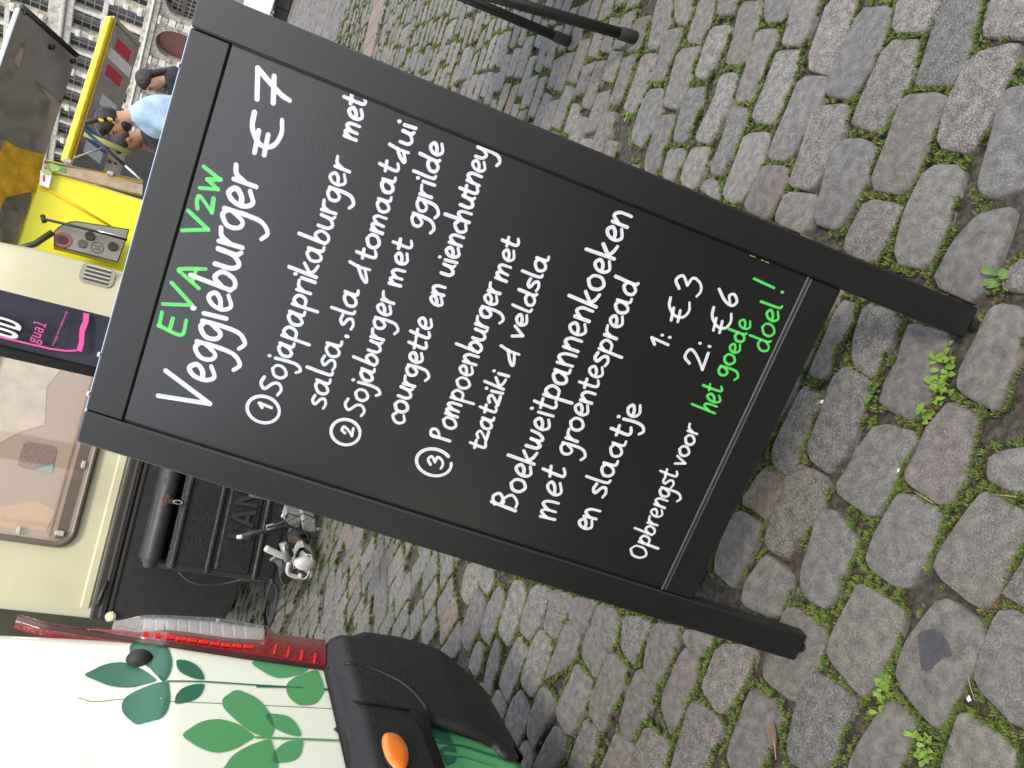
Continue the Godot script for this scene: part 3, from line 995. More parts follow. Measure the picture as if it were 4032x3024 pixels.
func build_board():
	bt = Transform3D(Basis(Vector3.RIGHT, -LEAN), Vector3(-0.2692, 0.0, -1.005))
	var o := thing("menu_board", "black wooden A-board chalkboard with handwritten veggieburger menu standing on the cobbles", "sign board", bt)
	var bi := bt.affine_inverse()
	var wood := wear(mat(lin(0.0045, 0.0045, 0.0045), 0.42, 0.0, 0.6), 0.02, 0.75, 1.0, 14, 3.0)
	var sw := 0.056
	for s in [-1.0, 1.0]:
		var st := mb()
		box(st, Transform3D(Basis(), Vector3(s * (BW - sw) * 0.5, BH * 0.5 + 0.004, -0.015)), Vector3(sw, BH - 0.008, 0.03), 0.003)
		obj("stile", fin(st), wood, o)
		obj("rubber_foot", prism(oval(0.011, 0.011, 14), Transform3D(Basis(Vector3.RIGHT, PI / 2), Vector3(s * (BW - sw) * 0.5, 0.0045, -0.013)), 0.013), mat(lin(0.008, 0.008, 0.008), 0.7), o)
	var inner := BW - sw * 2.0 - 0.001
	obj("top_rail", bx(Vector3(inner, 0.059, 0.026), Vector3(0, BH - 0.0295, -0.0165), 0.0025), wood, o)
	obj("bottom_rail", bx(Vector3(inner, 0.0585, 0.026), Vector3(0, 0.282, -0.0165), 0.0025), wood, o)
	# the writing panel, set back in its frame
	var st := SurfaceTool.new()
	st.begin(Mesh.PRIMITIVE_TRIANGLES)
	var z := -0.008
	var c := [[PX0, PY1, 0, 0], [PX1, PY1, 1, 0], [PX1, PY0, 1, 1], [PX0, PY1, 0, 0], [PX1, PY0, 1, 1], [PX0, PY0, 0, 1]]
	for v in c:
		st.set_uv(Vector2(v[2], v[3]))
		st.set_normal(Vector3(0, 0, 1))
		st.add_vertex(Vector3(v[0], v[1], z))
	st.generate_tangents()
	var pm := mat(Color.WHITE, 0.33, 0.0, 0.7)
	pm.albedo_texture = writing()
	var im := Image.create_from_data(1024, 1024, false, Image.FORMAT_L8, grey(noise(0.3, 71, FastNoiseLite.TYPE_SIMPLEX_SMOOTH, 2), 1024))
	im.convert(Image.FORMAT_RGBA8)
	im.bump_map_to_normal_map(2.0)
	pm.normal_enabled = true
	pm.normal_scale = 0.09
	pm.normal_texture = ImageTexture.create_from_image(im)
	obj("writing_panel", st, pm, o)
	obj("backing", bx(Vector3(PX1 - PX0 + 0.02, PY1 - PY0 + 0.02, 0.004), Vector3((PX0 + PX1) * 0.5, (PY0 + PY1) * 0.5, -0.0125)), wood, o)
	obj("bevel_glint", bx(Vector3(inner, 0.005, 0.004), Vector3(0, PY0 + 0.004, -0.0055), 0.0015), mat(lin(0.05, 0.05, 0.05), 0.35), o)  # lighter strip paints the sky glint on the rail's bevel
	# the rear leaf, hinged at the top
	var rear := Node3D.new()
	rear.name = "rear_leaf"
	o.add_child(rear, true)
	rear.transform = bi * Transform3D(Basis(Vector3.UP, PI) * Basis(Vector3.RIGHT, -LEAN), Vector3(-0.2692, 0.0, -1.005 - 2.0 * BH * sin(LEAN) - 0.078))
	for s in [-1.0, 1.0]:
		obj("stile", bx(Vector3(sw, BH - 0.006, 0.03), Vector3(s * (BW - sw - 0.012) * 0.5, BH * 0.5 + 0.003, -0.015), 0.003), wood, rear)
	obj("top_rail", bx(Vector3(inner - 0.012, 0.059, 0.026), Vector3(0, BH - 0.03, -0.0165), 0.0025), wood, rear)
	obj("bottom_rail", bx(Vector3(inner - 0.012, 0.0585, 0.026), Vector3(0, 0.282, -0.0165), 0.0025), wood, rear)
	obj("panel", bx(Vector3(inner - 0.012, 0.98, 0.006), Vector3(0, 0.80, -0.018)), wood, rear)
	# strip above the top edge, sky gloss painted as pale blue
	var rim := mat(lin(0.42, 0.48, 0.62), 0.3, 0.4)
	var s2 := mb()
	var a0 := Vector3(-BW * 0.5 + 0.014, BH + 0.0035, -0.036)
	box(s2, Transform3D(Basis(), Vector3(0, a0.y, a0.z)), Vector3(BW - 0.02, 0.011, 0.01), 0.003)
	obj("sky_sheen_strip", fin(s2), rim, o)
	for x in [-0.29, -0.22, 0.25]:
		obj("screw", prism(oval(0.004, 0.004, 10), Transform3D(Basis(Vector3.RIGHT, -PI / 2), Vector3(x, BH + 0.008, -0.03)), 0.003), mat(lin(0.8, 0.8, 0.82), 0.25, 1.0), o)
	# small chips in the paint along the frame
	for q in [[2950, 1037, 30], [3010, 1052, 22], [2992, 1045, 14]]:
		var p := bi * onp(q[0], q[1], bt * Vector3(0, 0, -0.004), bt.basis.z)
		obj("paint_chip", bx(Vector3(0.0014, q[2] * 0.00035, 0.0012), Vector3(0.3035, p.y, -0.0035)), mat(lin(0.3, 0.2, 0.1), 0.8), o)

# ------------------------------------------------------------------ the van at the left
const VP := [[0.42, -1.226], [0.5, -1.22], [0.66, -1.2155], [0.98, -1.2165], [1.02, -1.219], [1.045, -1.229], [1.065, -1.2375], [1.12, -1.243], [1.4, -1.262], [1.7, -1.3], [1.9, -1.35], [2.0, -1.42], [2.05, -1.54]]

func van_x(h: float) -> float:
	for i in VP.size() - 1:
		if h < VP[i + 1][0]:
			return lerpf(VP[i][1], VP[i + 1][1], clampf((h - VP[i][0]) / (VP[i + 1][0] - VP[i][0]), 0, 1))
	return VP[VP.size() - 1][1]

func on_van(x: float, y: float, proud := 0.0) -> Vector3:       # a pixel of the photograph on the van's side
	var X := -1.2165
	var p := Vector3.ZERO
	for k in 5:
		p = onp(x, y, Vector3(X + proud, 0, 0), Vector3.RIGHT)
		X = van_x(p.y)
	return p

func sticker(outline: Array, m: Material, parent: Node, called := "leaf_print", proud := 0.0016):
	# a vinyl print cut to an outline, lying on the curved side
	var p2 := PackedVector2Array()
	for v in (smooth_line(outline, 3, true) if outline.size() > 6 else outline): p2.append(v)
	var ids := Geometry2D.triangulate_polygon(p2)
	var st := mb(false)
	for i in range(0, ids.size(), 3):
		var q := []
		for k in 3: q.append(p2[ids[i + k]])
		sub_tri(st, q, proud, 2)
	obj(called, fin(st), m, parent)

func sub_tri(st: SurfaceTool, q: Array, proud: float, depth: int):
	var l := 0.0
	for k in 3: l = maxf(l, q[k].distance_to(q[(k + 1) % 3]))
	if depth > 0 and l > 45.0:
		var m := [(q[0] + q[1]) * 0.5, (q[1] + q[2]) * 0.5, (q[2] + q[0]) * 0.5]
		for t in [[q[0], m[0], m[2]], [m[0], q[1], m[1]], [m[2], m[1], q[2]], [m[0], m[1], m[2]]]:
			sub_tri(st, t, proud, depth - 1)
		return
	tri(st, on_van(q[0].x, q[0].y, proud), on_van(q[1].x, q[1].y, proud), on_van(q[2].x, q[2].y, proud), Vector3.RIGHT)

func zed(s: String, ox: float, oy: float, k: float) -> Array:      # a list of points in an enlarged crop, as photograph pixels
	var out := []
	for v in pairs(s): out.append(Vector2(ox + v.x * k, oy + v.y * k))
	return out

func build_van():
	var o := thing("van", "pale cream delivery van with green leaf prints, its rear corner beside the menu board", "van")
	var paint := mat(lin(0.82, 0.84, 0.68), 0.22, 0.0, 0.5)
	paint.clearcoat_enabled = true
	paint.clearcoat = 0.5
	paint.clearcoat_roughness = 0.08
	var st := mb(false)
	var rows := []
	var cols := [2.9, 2.0, 1.0, 0.2, -0.6, -1.0, -1.3, -1.5, -1.62, -1.695]
	for v in VP:
		var row := []
		for z in cols: row.append(Vector3(v[1], v[0], z))
		for k in range(1, 9):
			var a := PI * 0.5 * k / 8
			row.append(Vector3(v[1] - 0.07 * (1.0 - cos(a)), v[0], -1.695 - 0.07 * sin(a)))
		row.append(Vector3(-2.2, v[0], -1.79))
		row.append(Vector3(-3.0, v[0], -1.765))
		row.append(Vector3(-3.1, v[0], -1.6))
		row.append(Vector3(-3.1, v[0], 2.9))
		rows.append(row)
	var top := []
	for p in rows[rows.size() - 1]: top.append(Vector3(clampf(p.x, -2.7, -1.75), 2.11, clampf(p.z, -1.6, 2.8)))
	rows.append(top)
	loft(st, rows, Vector3.RIGHT, true)
	for i in range(0, top.size() - 2):
		tri(st, top[0], top[i + 1], top[i + 2], UP)
	obj("body", fin(st), paint, o)
	# leaf prints and stems
	var dark := mat(lin(0.022, 0.135, 0.075), 0.3)
	var mid := mat(lin(0.085, 0.31, 0.115), 0.3)
	for d in ["740,680 800,640 900,592 1000,570 1080,570 1150,595 1260,640 1330,690 1365,722 1340,740 1250,765 1150,785 1060,787 950,770 850,730", "1180,395 1300,410 1440,432 1480,475 1502,560 1490,640 1462,700 1430,738 1418,735 1390,712 1340,660 1290,610 1180,545 1135,500 1130,440 1150,405",
			"1345,752 1460,740 1478,800 1485,880 1470,960 1440,1020 1390,1062 1330,1078 1260,1098 1190,1110 1120,1060 1075,1010 1060,960 1070,910 1110,860 1200,810",
			"1545,547 1620,552 1690,580 1740,620 1770,670 1777,718 1700,710 1620,680 1560,640 1538,590", "1777,760 1770,810 1740,860 1690,895 1620,918 1530,928 1526,880 1545,840 1590,795 1680,762"]:
		sticker(zed(d, 0, 2350, 0.4521), dark, o)
	for d in ["1592,1202 1660,1140 1760,1085 1880,1063 1990,1080 2100,1120 2180,1180 2215,1218 2150,1260 2050,1320 1900,1355 1760,1320 1660,1262", "2062,810 2180,850 2260,900 2330,980 2375,1060 2390,1130 2380,1180 2345,1225 2225,1190 2090,1100 1990,1010 1942,950 1940,890 1985,850",
			"2345,1240 2385,1310 2420,1400 2420,1491 2410,1560 1940,1560 1970,1460 2040,1370 2180,1290"]:
		sticker(zed(d, 0, 2350, 0.4521), mid, o)
	for d in ["320,305 360,360 385,430 388,490 350,560 300,600 205,612 140,590 80,530 60,470 70,420 130,370 220,330", "-130,200 -40,215 150,270 250,290 200,330 100,362 0,373 -80,350 -150,310 -240,240", "-120,690 0,690 80,710 140,760 180,830 187,878 110,872 20,840 -60,790", "200,920 198,990 170,1060 100,1100 0,1112 -70,1110 -60,1040 0,970 80,925",
			"430,370 458,462 425,462 412,430 415,390"]:
		sticker(zed(d, 1100, 2500, 0.4521), mid, o)
	sticker(zed("470,820 532,765 556,830 562,893 520,865", 1100, 2500, 0.4521), dark, o)
	for l in [["1450,732 1800,738 2212,765 2640,790", 0, 2350, 0.0023, dark], ["390,472 465,480", 1100, 2500, 0.004, dark], ["2220,1222 2500,1232 2900,1248 3170,1262", 0, 2350, 0.003, mid], ["-200,448 60,452", 1100, 2500, 0.003, dark]]:
		var pts := zed(l[0], l[1], l[2], 0.4521)
		var s2 := mb(false)
		var rws := []
		for p in smooth_line(pts, 6):
			rws.append([on_van(p.x, p.y, 0.0018) + Vector3(0, 0, -l[3]), on_van(p.x, p.y, 0.0018) + Vector3(0, 0, l[3])])
		loft(s2, rws, Vector3.RIGHT)
		obj("stem_print", fin(s2), l[4], o)
	# the fine seam in the side panel
	var sp := []
	for p in smooth_line(zed("250,458 680,880 1100,890 1450,910 1940,930 2640,962 3080,985", 0, 2350, 0.4521), 4):
		if p.x > 200: sp.append(on_van(p.x, p.y, 0.0002))
	obj("panel_seam", rod(sp.slice(2), 0.0011, 6), mat(lin(0.2, 0.22, 0.15), 0.5), o)
	# rubber door stop
	var ds := mb(false)
	var c := on_van(550, 2601)
	dome(ds, Transform3D(Basis(Vector3(0, 0, 1), Vector3(0, 1, 0), Vector3.RIGHT), c), 0.022, 0.029, 0.026, 22, 6)
	obj("door_stop", fin(ds), mat(lin(0.018, 0.017, 0.017), 0.62), o)
	# tail light: a red lens on the side, a clear one round the corner
	var near := [[63, 2438], [181, 2474], [316, 2495], [533, 2526], [669, 2544], [1000, 2596], [1281, 2636]]
	var far := [[63, 2436], [316, 2441], [480, 2446], [560, 2426], [650, 2426], [850, 2437], [1050, 2470], [1079, 2509], [1239, 2527], [1275, 2532]]
	var seam := [[63, 2437], [400, 2446], [480, 2456], [598, 2481], [900, 2524], [1040, 2532], [1052, 2478], [1079, 2509], [1239, 2527], [1275, 2532]]
	var line := func(l: Array, x: float) -> float:
		for i in l.size() - 1:
			if x <= l[i + 1][0]:
				return lerpf(l[i][1], l[i + 1][1], (x - l[i][0]) / (l[i + 1][0] - l[i][0]))
		return l[l.size() - 1][1]
	var red := wear(mat(lin(0.42, 0.005, 0.008), 0.1), 0.04, 0.4, 1.0, 66, 9.0, 2.5)
	red.clearcoat_enabled = true
	red.clearcoat = 1.0
	red.clearcoat_roughness = 0.03
	var clear := mat(Color(0.86, 0.83, 0.82, 0.32), 0.05)
	clear.transparency = BaseMaterial3D.TRANSPARENCY_ALPHA
	var rr := []
	var rc := []
	var rg := []
	for i in 61:
		var x := lerpf(64, 1278, i / 60.0)
		var pn := on_van(x, line.call(near, x), 0.003)
		var ps := onp(x, line.call(seam, x), Vector3(-1.21, 0, 0), Vector3.RIGHT)
		var pf := onp(x, line.call(far, x), Vector3(-1.222, 0, 0), Vector3.RIGHT)
		ps.x = pn.x + 0.012
		if ps.z > pn.z - 0.002: ps.z = pn.z - 0.002
		var e := Vector3(pn.x - 0.03, ps.y, ps.z - 0.03)
		rr.append([pn - Vector3(0.02, 0, -0.004), pn, pn + Vector3(0.008, 0, -0.004), pn.lerp(ps, 0.5) + Vector3(0.008, 0, 0), ps, ps + Vector3(-0.012, 0, -0.006), e])
		if i % 4 == 0 or true:
			rg.append([pn + Vector3(0.0, 0, 0.004), pn + Vector3(0.005, 0, 0.0025), pn + Vector3(0.0092, 0, -0.0015)])
		if x > 440 and x < 1052:
			rc.append([ps + Vector3(-0.004, 0, 0.002), ps + Vector3(0.005, 0, -0.002), ps.lerp(pf, 0.5) + Vector3(0.01, 0, 0), pf + Vector3(0.004, 0, 0.001), pf, pf + Vector3(-0.03, 0, -0.006)])
	var tl := Node3D.new()
	tl.name = "tail_light"
	o.add_child(tl, true)
	var s3 := mb(false)
	loft(s3, rr, Vector3.RIGHT)
	obj("red_lens", fin(s3), red, tl)
	var s4 := mb(false)
	loft(s4, rc, Vector3.RIGHT)
	obj("clear_lens", fin(s4), clear, tl)
	var s5 := mb(false)
	loft(s5, rg, Vector3.RIGHT)
	obj("seal", fin(s5), mat(lin(0.03, 0.006, 0.006), 0.5), tl)
	var chrome := mat(lin(0.55, 0.52, 0.5), 0.3, 0.7)
	for k in 10:
		var x := 585.0 + k * 44.0
		var a := onp(x, line.call(seam, x) - 6, Vector3(-1.222, 0, 0), Vector3.RIGHT)
		var b := onp(x, line.call(far, x) + 14, Vector3(-1.226, 0, 0), Vector3.RIGHT)
		var wide := maxf(0.008, a.distance_to(b))
		obj("reflector", bx(Vector3(0.01, 0.02, wide), Vector3.ZERO, 0.002), chrome, tl, Transform3D(Basis(), (a + b) * 0.5 - Vector3(0.003, 0, 0)))
		var rb := on_van(x, line.call(seam, x) + 12, 0.02)
		obj("red_reflector", bx(Vector3(0.003, 0.021, 0.012), Vector3.ZERO, 0.001), mat(lin(0.8, 0.02, 0.015), 0.15), tl, Transform3D(Basis(), Vector3(rb.x - 0.003, rb.y, rb.z)))
	for k in 4:
		var x := 1085.0 + k * 52.0
		var p := on_van(x, 2555 + k * 12, 0.016)
		obj("lens_rib", bx(Vector3(0.004, 0.006, 0.04), Vector3.ZERO, 0.0015), mat(lin(0.75, 0.02, 0.015), 0.15), tl, Transform3D(Basis(Vector3.RIGHT, -0.25), p))
	# black bumper that wraps the corner
	var plastic := wear(mat(lin(0.017, 0.0165, 0.0165), 0.5, 0.0, 0.45), 0.03, 0.7, 1.0, 21, 4.0, 1.0)
	var sil := [[1249, 2518], [1299, 2510], [1371, 2514], [1416, 2499], [1534, 2514], [1642, 2541], [1733, 2577], [1810, 2618], [1869, 2672], [1914, 2744], [1959, 2825], [2004, 2902], [2014, 2960]]
	var low := [[1679, 2828], [1800, 2861], [1963, 2907], [2000, 2950], [2016, 2990]]
	var rb2 := []
	var hs := []
	for i in sil.size() * 3 - 2:
		var j := i / 3
		var f := (i % 3) / 3.0
		var s := Vector2(sil[j][0], sil[j][1])
		if j + 1 < sil.size(): s = s.lerp(Vector2(sil[j + 1][0], sil[j + 1][1]), f)
		var pf := onp(s.x, s.y, Vector3(-1.205, 0, 0), Vector3.RIGHT)
		hs.append([pf.y, pf.z])
	var lowp := []
	for q in low: lowp.append(onp(q[0], q[1], Vector3(-1.17, 0, 0), Vector3.RIGHT))
	for h in hs:
		var y: float = h[0]
		var zf: float = h[1]
		var zn := 0.4
		if y < lowp[0].y:
			for k in lowp.size() - 1:
				if y <= lowp[k].y: zn = lerpf(lowp[k].z, lowp[k + 1].z, clampf((lowp[k].y - y) / (lowp[k].y - lowp[k + 1].y), 0, 1))
		zn = maxf(zn, zf + 0.012)
		var bulge := lerpf(-1.208, -1.168, smoothstep(0.65, 0.612, y))
		if y < 0.36: bulge = lerpf(bulge, -1.19, smoothstep(0.36, 0.25, y))
		var row := [Vector3(bulge - 0.02, y, zn), Vector3(bulge, y, zn)]
		for k in 8: row.append(Vector3(bulge, y, lerpf(zn, zf + 0.06, (k + 1) / 8.0) if zn > zf + 0.06 else lerpf(zn, zf, (k + 1) / 9.0)))
		var r0 := minf(0.06, (zn - zf))
		for k in 7:
			var a := PI * 0.5 * (k + 1) / 7
			row.append(Vector3(bulge - r0 * 0.9 * (1.0 - cos(a)), y, zf + r0 * (1.0 - sin(a))))
		row.append(Vector3(-1.6, y, zf - 0.035))
		row.append(Vector3(-3.0, y, zf - 0.035))
		rb2.append(row)
	var s6 := mb(false)
	loft(s6, rb2, Vector3.RIGHT)
	obj("bumper", fin(s6), plastic, o)
	# the raised corner piece that carries the side marker lamp
	var rim := zed("530,640 590,600 650,570 700,578 900,600 1150,648 1240,672 1275,705 1330,850 1390,1000 1470,1230 1520,1420 640,1420 620,1150 575,900", 1100, 2500, 0.4521)
	var s7 := mb(false)
	var edge := []
	for p in rim:
		var X := -1.164
		var q := onp(p.x, p.y, Vector3(X, 0, 0), Vector3.RIGHT)
		X = lerpf(-1.2045, -1.1635, smoothstep(0.655, 0.615, q.y))
		edge.append(onp(p.x, p.y, Vector3(X, 0, 0), Vector3.RIGHT))
	var e2 := PackedVector2Array()
	for p in rim: e2.append(p)
	var ids := Geometry2D.triangulate_polygon(e2)
	for i in range(0, ids.size(), 3): tri(s7, edge[ids[i]], edge[ids[i + 1]], edge[ids[i + 2]], Vector3.RIGHT)
	for i in edge.size():
		var a: Vector3 = edge[i]
		var b: Vector3 = edge[(i + 1) % edge.size()]
		quad(s7, a, b, b - Vector3(0.012, 0, 0), a - Vector3(0.012, 0, 0), (a + b) * 0.5 - (edge[5] + edge[12]) * 0.5)
	obj("lamp_housing", fin(s7), plastic, o)
	var lip := []
	for p in smooth_line(zed("415,300 480,262 545,246 700,262 830,300 960,358 1060,410 1150,482 1230,570 1288,655", 1100, 2500, 0.4521), 4):
		var q := onp(p.x, p.y, Vector3(-1.17, 0, 0), Vector3.RIGHT)
		lip.append(onp(p.x, p.y, Vector3(lerpf(-1.208, -1.169, smoothstep(0.65, 0.612, q.y)), 0, 0), Vector3.RIGHT))
	obj("bumper_lip", rod(lip, 0.0045, 8), plastic, o)
	# the orange side marker lamp
	var ml := zed("895,905 915,860 955,850 1005,862 1050,890 1090,940 1118,1000 1128,1060 1120,1120 1100,1159 1060,1172 1010,1160 960,1120 920,1050 898,970", 1100, 2500, 0.4521)
	var s8 := mb(false)
	var mid3 := onp(1100 + 1012 * 0.4521, 2500 + 1010 * 0.4521, Vector3(-1.153, 0, 0), Vector3.RIGHT)
	var r1 := []
	var r2 := []
	var r3 := []
	var r4 := []
	for p in smooth_line(ml, 3, true):
		var q := onp(p.x, p.y, Vector3(-1.162, 0, 0), Vector3.RIGHT)
		r1.append(q + (q - mid3) * 0.06 - Vector3(0.004, 0, 0))
		r2.append(q)
		r3.append(q.lerp(mid3, 0.12) + Vector3(0.006, 0, 0))
		r4.append(q.lerp(mid3, 0.5) + Vector3(0.0035, 0, 0))
	loft(s8, [r2, r3, r4], Vector3.RIGHT, true)
	for i in r4.size(): tri(s8, r4[i], r4[(i + 1) % r4.size()], mid3 + Vector3(0.002, 0, 0), Vector3.RIGHT)
	var orange := mat(lin(0.85, 0.2, 0.008), 0.15)
	orange.clearcoat_enabled = true
	orange.clearcoat = 1.0
	var lamp := obj("side_marker_lamp", fin(s8), orange, o)
	var s9 := mb(false)
	loft(s9, [r1, r2], Vector3.RIGHT, true)
	obj("gasket", fin(s9), mat(lin(0.006, 0.006, 0.006), 0.7), lamp)
	# green sill under the bumper
	var sill := mat(lin(0.1, 0.38, 0.14), 0.28)
	var s10 := mb(false)
	var gz := []
	for i in 12:
		var y := lerpf(0.46, 0.235, i / 11.0)
		var zn := -1.46
		for k in lowp.size() - 1:
			if y <= lowp[k].y: zn = lerpf(lowp[k].z, lowp[k + 1].z, clampf((lowp[k].y - y) / (lowp[k].y - lowp[k + 1].y), 0, 1)) - 0.01
		if y > lowp[0].y: zn = lowp[0].z - 0.01
		var X := lerpf(-1.192, -1.205, i / 11.0)
		gz.append([Vector3(X, y, zn), Vector3(X, y, lerpf(zn, -1.2, 0.5)), Vector3(X, y, -1.0), Vector3(X, y, 0.0)])
	gz.append([Vector3(-1.26, 0.225, -1.4), Vector3(-1.26, 0.225, -1.3), Vector3(-1.26, 0.225, -1.0), Vector3(-1.26, 0.225, 0.0)])
	loft(s10, gz, Vector3.RIGHT)
	var so := obj("sill", fin(s10), sill, o)
	for d in [["1300,735 1360,755 1430,810 1480,870 1510,932 1440,925 1370,900 1340,850", dark], ["1390,1000 1440,968 1500,960 1540,985 1550,1040 1540,1090 1500,1120 1450,1128 1420,1070", dark], ["1370,922 1600,958 1900,1050 2045,1112 2040,1122 1890,1066 1600,972 1372,934", dark], ["1420,1040 1440,1008 1600,1040 1890,1130 1880,1142 1620,1062", mid]]:
		var p2 := PackedVector2Array()
		for v in zed(d[0], 1100, 2500, 0.4521): p2.append(v)
		var id2 := Geometry2D.triangulate_polygon(p2)
		var s11 := mb()
		for i in range(0, id2.size(), 3):
			var q := []
			for k in 3:
				var v := p2[id2[i + k]]
				var w := onp(v.x, v.y, Vector3(-1.19, 0, 0), Vector3.RIGHT)
				q.append(onp(v.x, v.y, Vector3(lerpf(-1.192, -1.205, (0.46 - w.y) / 0.225) + 0.002, 0, 0), Vector3.RIGHT))
			tri(s11, q[0], q[1], q[2], Vector3.RIGHT)
		obj("leaf_print", fin(s11), d[1], so)
	# added dark side windows, out of view, to darken the board reflection
	for w in [[-0.95, 0.35], [0.5, 1.75]]:
		var sw := mb(false)
		var wr := []
		for h in [1.14, 1.4, 1.7, 1.88]: wr.append([Vector3(van_x(h) + 0.004, h, w[0]), Vector3(van_x(h) + 0.004, h, w[1])])
		loft(sw, wr, Vector3.RIGHT)
		obj("added_side_window", fin(sw), mat(lin(0.012, 0.012, 0.013), 0.06), o)
	# underbody and a wheel that the frame cuts off
	obj("underbody", bx(Vector3(1.6, 0.18, 4.0), Vector3(-2.1, 0.3, 0.5)), mat(lin(0.012, 0.012, 0.012), 0.9), o)
	for z in [-0.35, 2.3]:
		var wh := obj("wheel", prism(oval(0.31, 0.31, 32), Transform3D(Basis(Vector3.UP, PI / 2), Vector3(-1.4, 0.31, z)), 0.2, 0.02), mat(lin(0.02, 0.02, 0.02), 0.85), o)
		obj("rim", prism(oval(0.19, 0.19, 24), Transform3D(Basis(Vector3.UP, PI / 2), Vector3(-1.21, 0.31, z)), 0.012, 0.004), mat(lin(0.5, 0.5, 0.5), 0.35, 0.9), wh)

# ------------------------------------------------------------------ caravan
func build_caravan():
	var p0 := lift(940, 2290, 0.30)
	var a := Vector3(0.845, 0, -0.535).normalized()
	var n := a.cross(UP)
	var t := Transform3D(Basis(a, UP, n), Vector3(p0.x, 0, p0.z))
	var o := thing("caravan", "old cream caravan with a tinted front window and black lower panel, behind the van", "caravan", t)
	var ti := t.affine_inverse()
	var on := func(x: float, y: float, d: float) -> Vector3: return ti * onp(x, y, t * Vector3(0, 0, d), n)
	var cream := wear(mat(lin(0.56, 0.52, 0.35), 0.32), 0.006, 0.9, 1.0, 3, 1.0)
	var black := wear(mat(lin(0.018, 0.018, 0.018), 0.55), 0.02, 0.75, 1.0, 8, 3.0)
	var s0 := -0.285
	var s1 := 1.64
	var plan := func(inset: float, bow: float) -> Array:
		var out := []
		var w: float = s1 - s0 - inset * 2.0
		for p in round_rect(w, 3.2 - inset * 2.0, 0.11, 6, (s0 + s1) * 0.5, -1.6):
			var k: float = (p.x - (s0 + s1) * 0.5) / (w * 0.5)
			out.append(Vector2(p.x, p.y + (bow * (1.0 - k * k) if p.y > -1.0 else 0.0)))
		return out
	var st := mb(false)
	var rows := []
	for q in [[0.93, 0.0, 0.0], [1.03, 0.0, 0.0], [1.4, 0.0, 0.0], [1.75, 0.004, -0.02], [1.95, 0.02, -0.05], [2.1, 0.06, -0.1], [2.22, 0.14, -0.16], [2.3, 0.3, -0.2], [2.34, 0.6, -0.2]]:
		var row := []
		for p in plan.call(q[1], q[2]): row.append(Vector3(p.x, q[0], p.y))
		rows.append(row)
	loft(st, rows, n, true)
	var last: Array = rows[rows.size() - 1]
	for i in range(1, last.size() - 1): tri(st, last[0], last[i], last[i + 1], UP)
	obj("body", fin(st), cream, o)
	var s2 := mb(false)
	var lr := []
	for q in [[0.42, 0.02], [0.5, 0.006], [0.935, 0.006]]:
		var row := []
		for p in plan.call(q[1], 0.0): row.append(Vector3(p.x, q[0], p.y))
		lr.append(row)
	loft(s2, lr, n, true)
	obj("lower_body", fin(s2), black, o)
	# the black front panel with its rounded corners
	var fp := PackedVector2Array()
	for k in 9:
		var g := PI + PI * 0.5 * k / 8
		fp.append(Vector2(s0 + 0.205 + cos(g) * 0.2, 0.5 + sin(g) * 0.2))
	for k in 9:
		var g := PI * 1.5 + PI * 0.5 * k / 8
		fp.append(Vector2(s1 - 0.205 + cos(g) * 0.2, 0.5 + sin(g) * 0.2))
	fp.append(Vector2(s1 - 0.005, 0.94))
	fp.append(Vector2(s0 + 0.005, 0.94))
	obj("front_panel", prism(fp, Transform3D(Basis(), Vector3(0, 0, 0.001)), 0.016, 0.004), black, o)
	# belt rail with its shiny rubber insert
	var rail := mat(lin(0.025, 0.021, 0.018), 0.4)
	obj("belt_rail", bx(Vector3(s1 - s0 + 0.01, 0.075, 0.04), Vector3((s0 + s1) * 0.5, 0.978, 0.012), 0.01), rail, o)
	obj("rail_insert", bx(Vector3(s1 - s0 - 0.02, 0.014, 0.008), Vector3((s0 + s1) * 0.5, 0.97, 0.034), 0.003), mat(lin(0.06, 0.055, 0.05), 0.2), o)
	obj("lower_moulding", bx(Vector3(s1 - s0 - 0.04, 0.02, 0.014), Vector3((s0 + s1) * 0.5, 0.925, 0.02), 0.004), rail, o)
	obj("pressed_ledge", bx(Vector3(s1 - s0 - 0.1, 0.05, 0.02), Vector3((s0 + s1) * 0.5, 1.048, 0.003), 0.009), cream, o)
	# front window
	var wa = on.call(345, 1440, 0.02)
	var wb = on.call(318, 2150, 0.02)
	var wl: float = wb.x + 0.0
	var wr: float = wa.x + 0.02
	var low := 1.2
	var high := 1.76
	var wcx := (wl + wr) * 0.5
	var wcy := (low + high) * 0.5
	var win := Node3D.new()
	win.name = "front_window"
	o.add_child(win, true)
	var outer := round_rect(wr - wl + 0.05, high - low + 0.05, 0.09, 6, wcx, wcy)
	var inn := round_rect(wr - wl - 0.01, high - low - 0.01, 0.075, 6, wcx, wcy)
	var fs := mb(false)
	var fr := [[], [], [], []]
	for i in outer.size():
		fr[0].append(Vector3(outer[i].x, outer[i].y, 0.004))
		fr[1].append(Vector3(outer[i].x, outer[i].y, 0.026))
		fr[2].append(Vector3(inn[i].x, inn[i].y, 0.03))
		fr[3].append(Vector3(inn[i].x, inn[i].y, 0.008))
	loft(fs, fr, n, true)
	obj("frame", fin(fs), mat(lin(0.1, 0.085, 0.06), 0.3), win)
	# what the tinted pane lets one see: a sill, pale upholstery and a reflection-bright curtain
	var inside := mat(lin(0.24, 0.17, 0.12), 0.8)
	obj("interior_wall", bx(Vector3(wr - wl, high - low, 0.005), Vector3(wcx, wcy, 0.003)), mat(lin(0.52, 0.41, 0.33), 0.8), win)
	obj("inner_sill", bx(Vector3(wr - wl - 0.04, 0.05, 0.006), Vector3(wcx, low + 0.045, 0.0085), 0.002), mat(lin(0.06, 0.045, 0.035), 0.4), win)
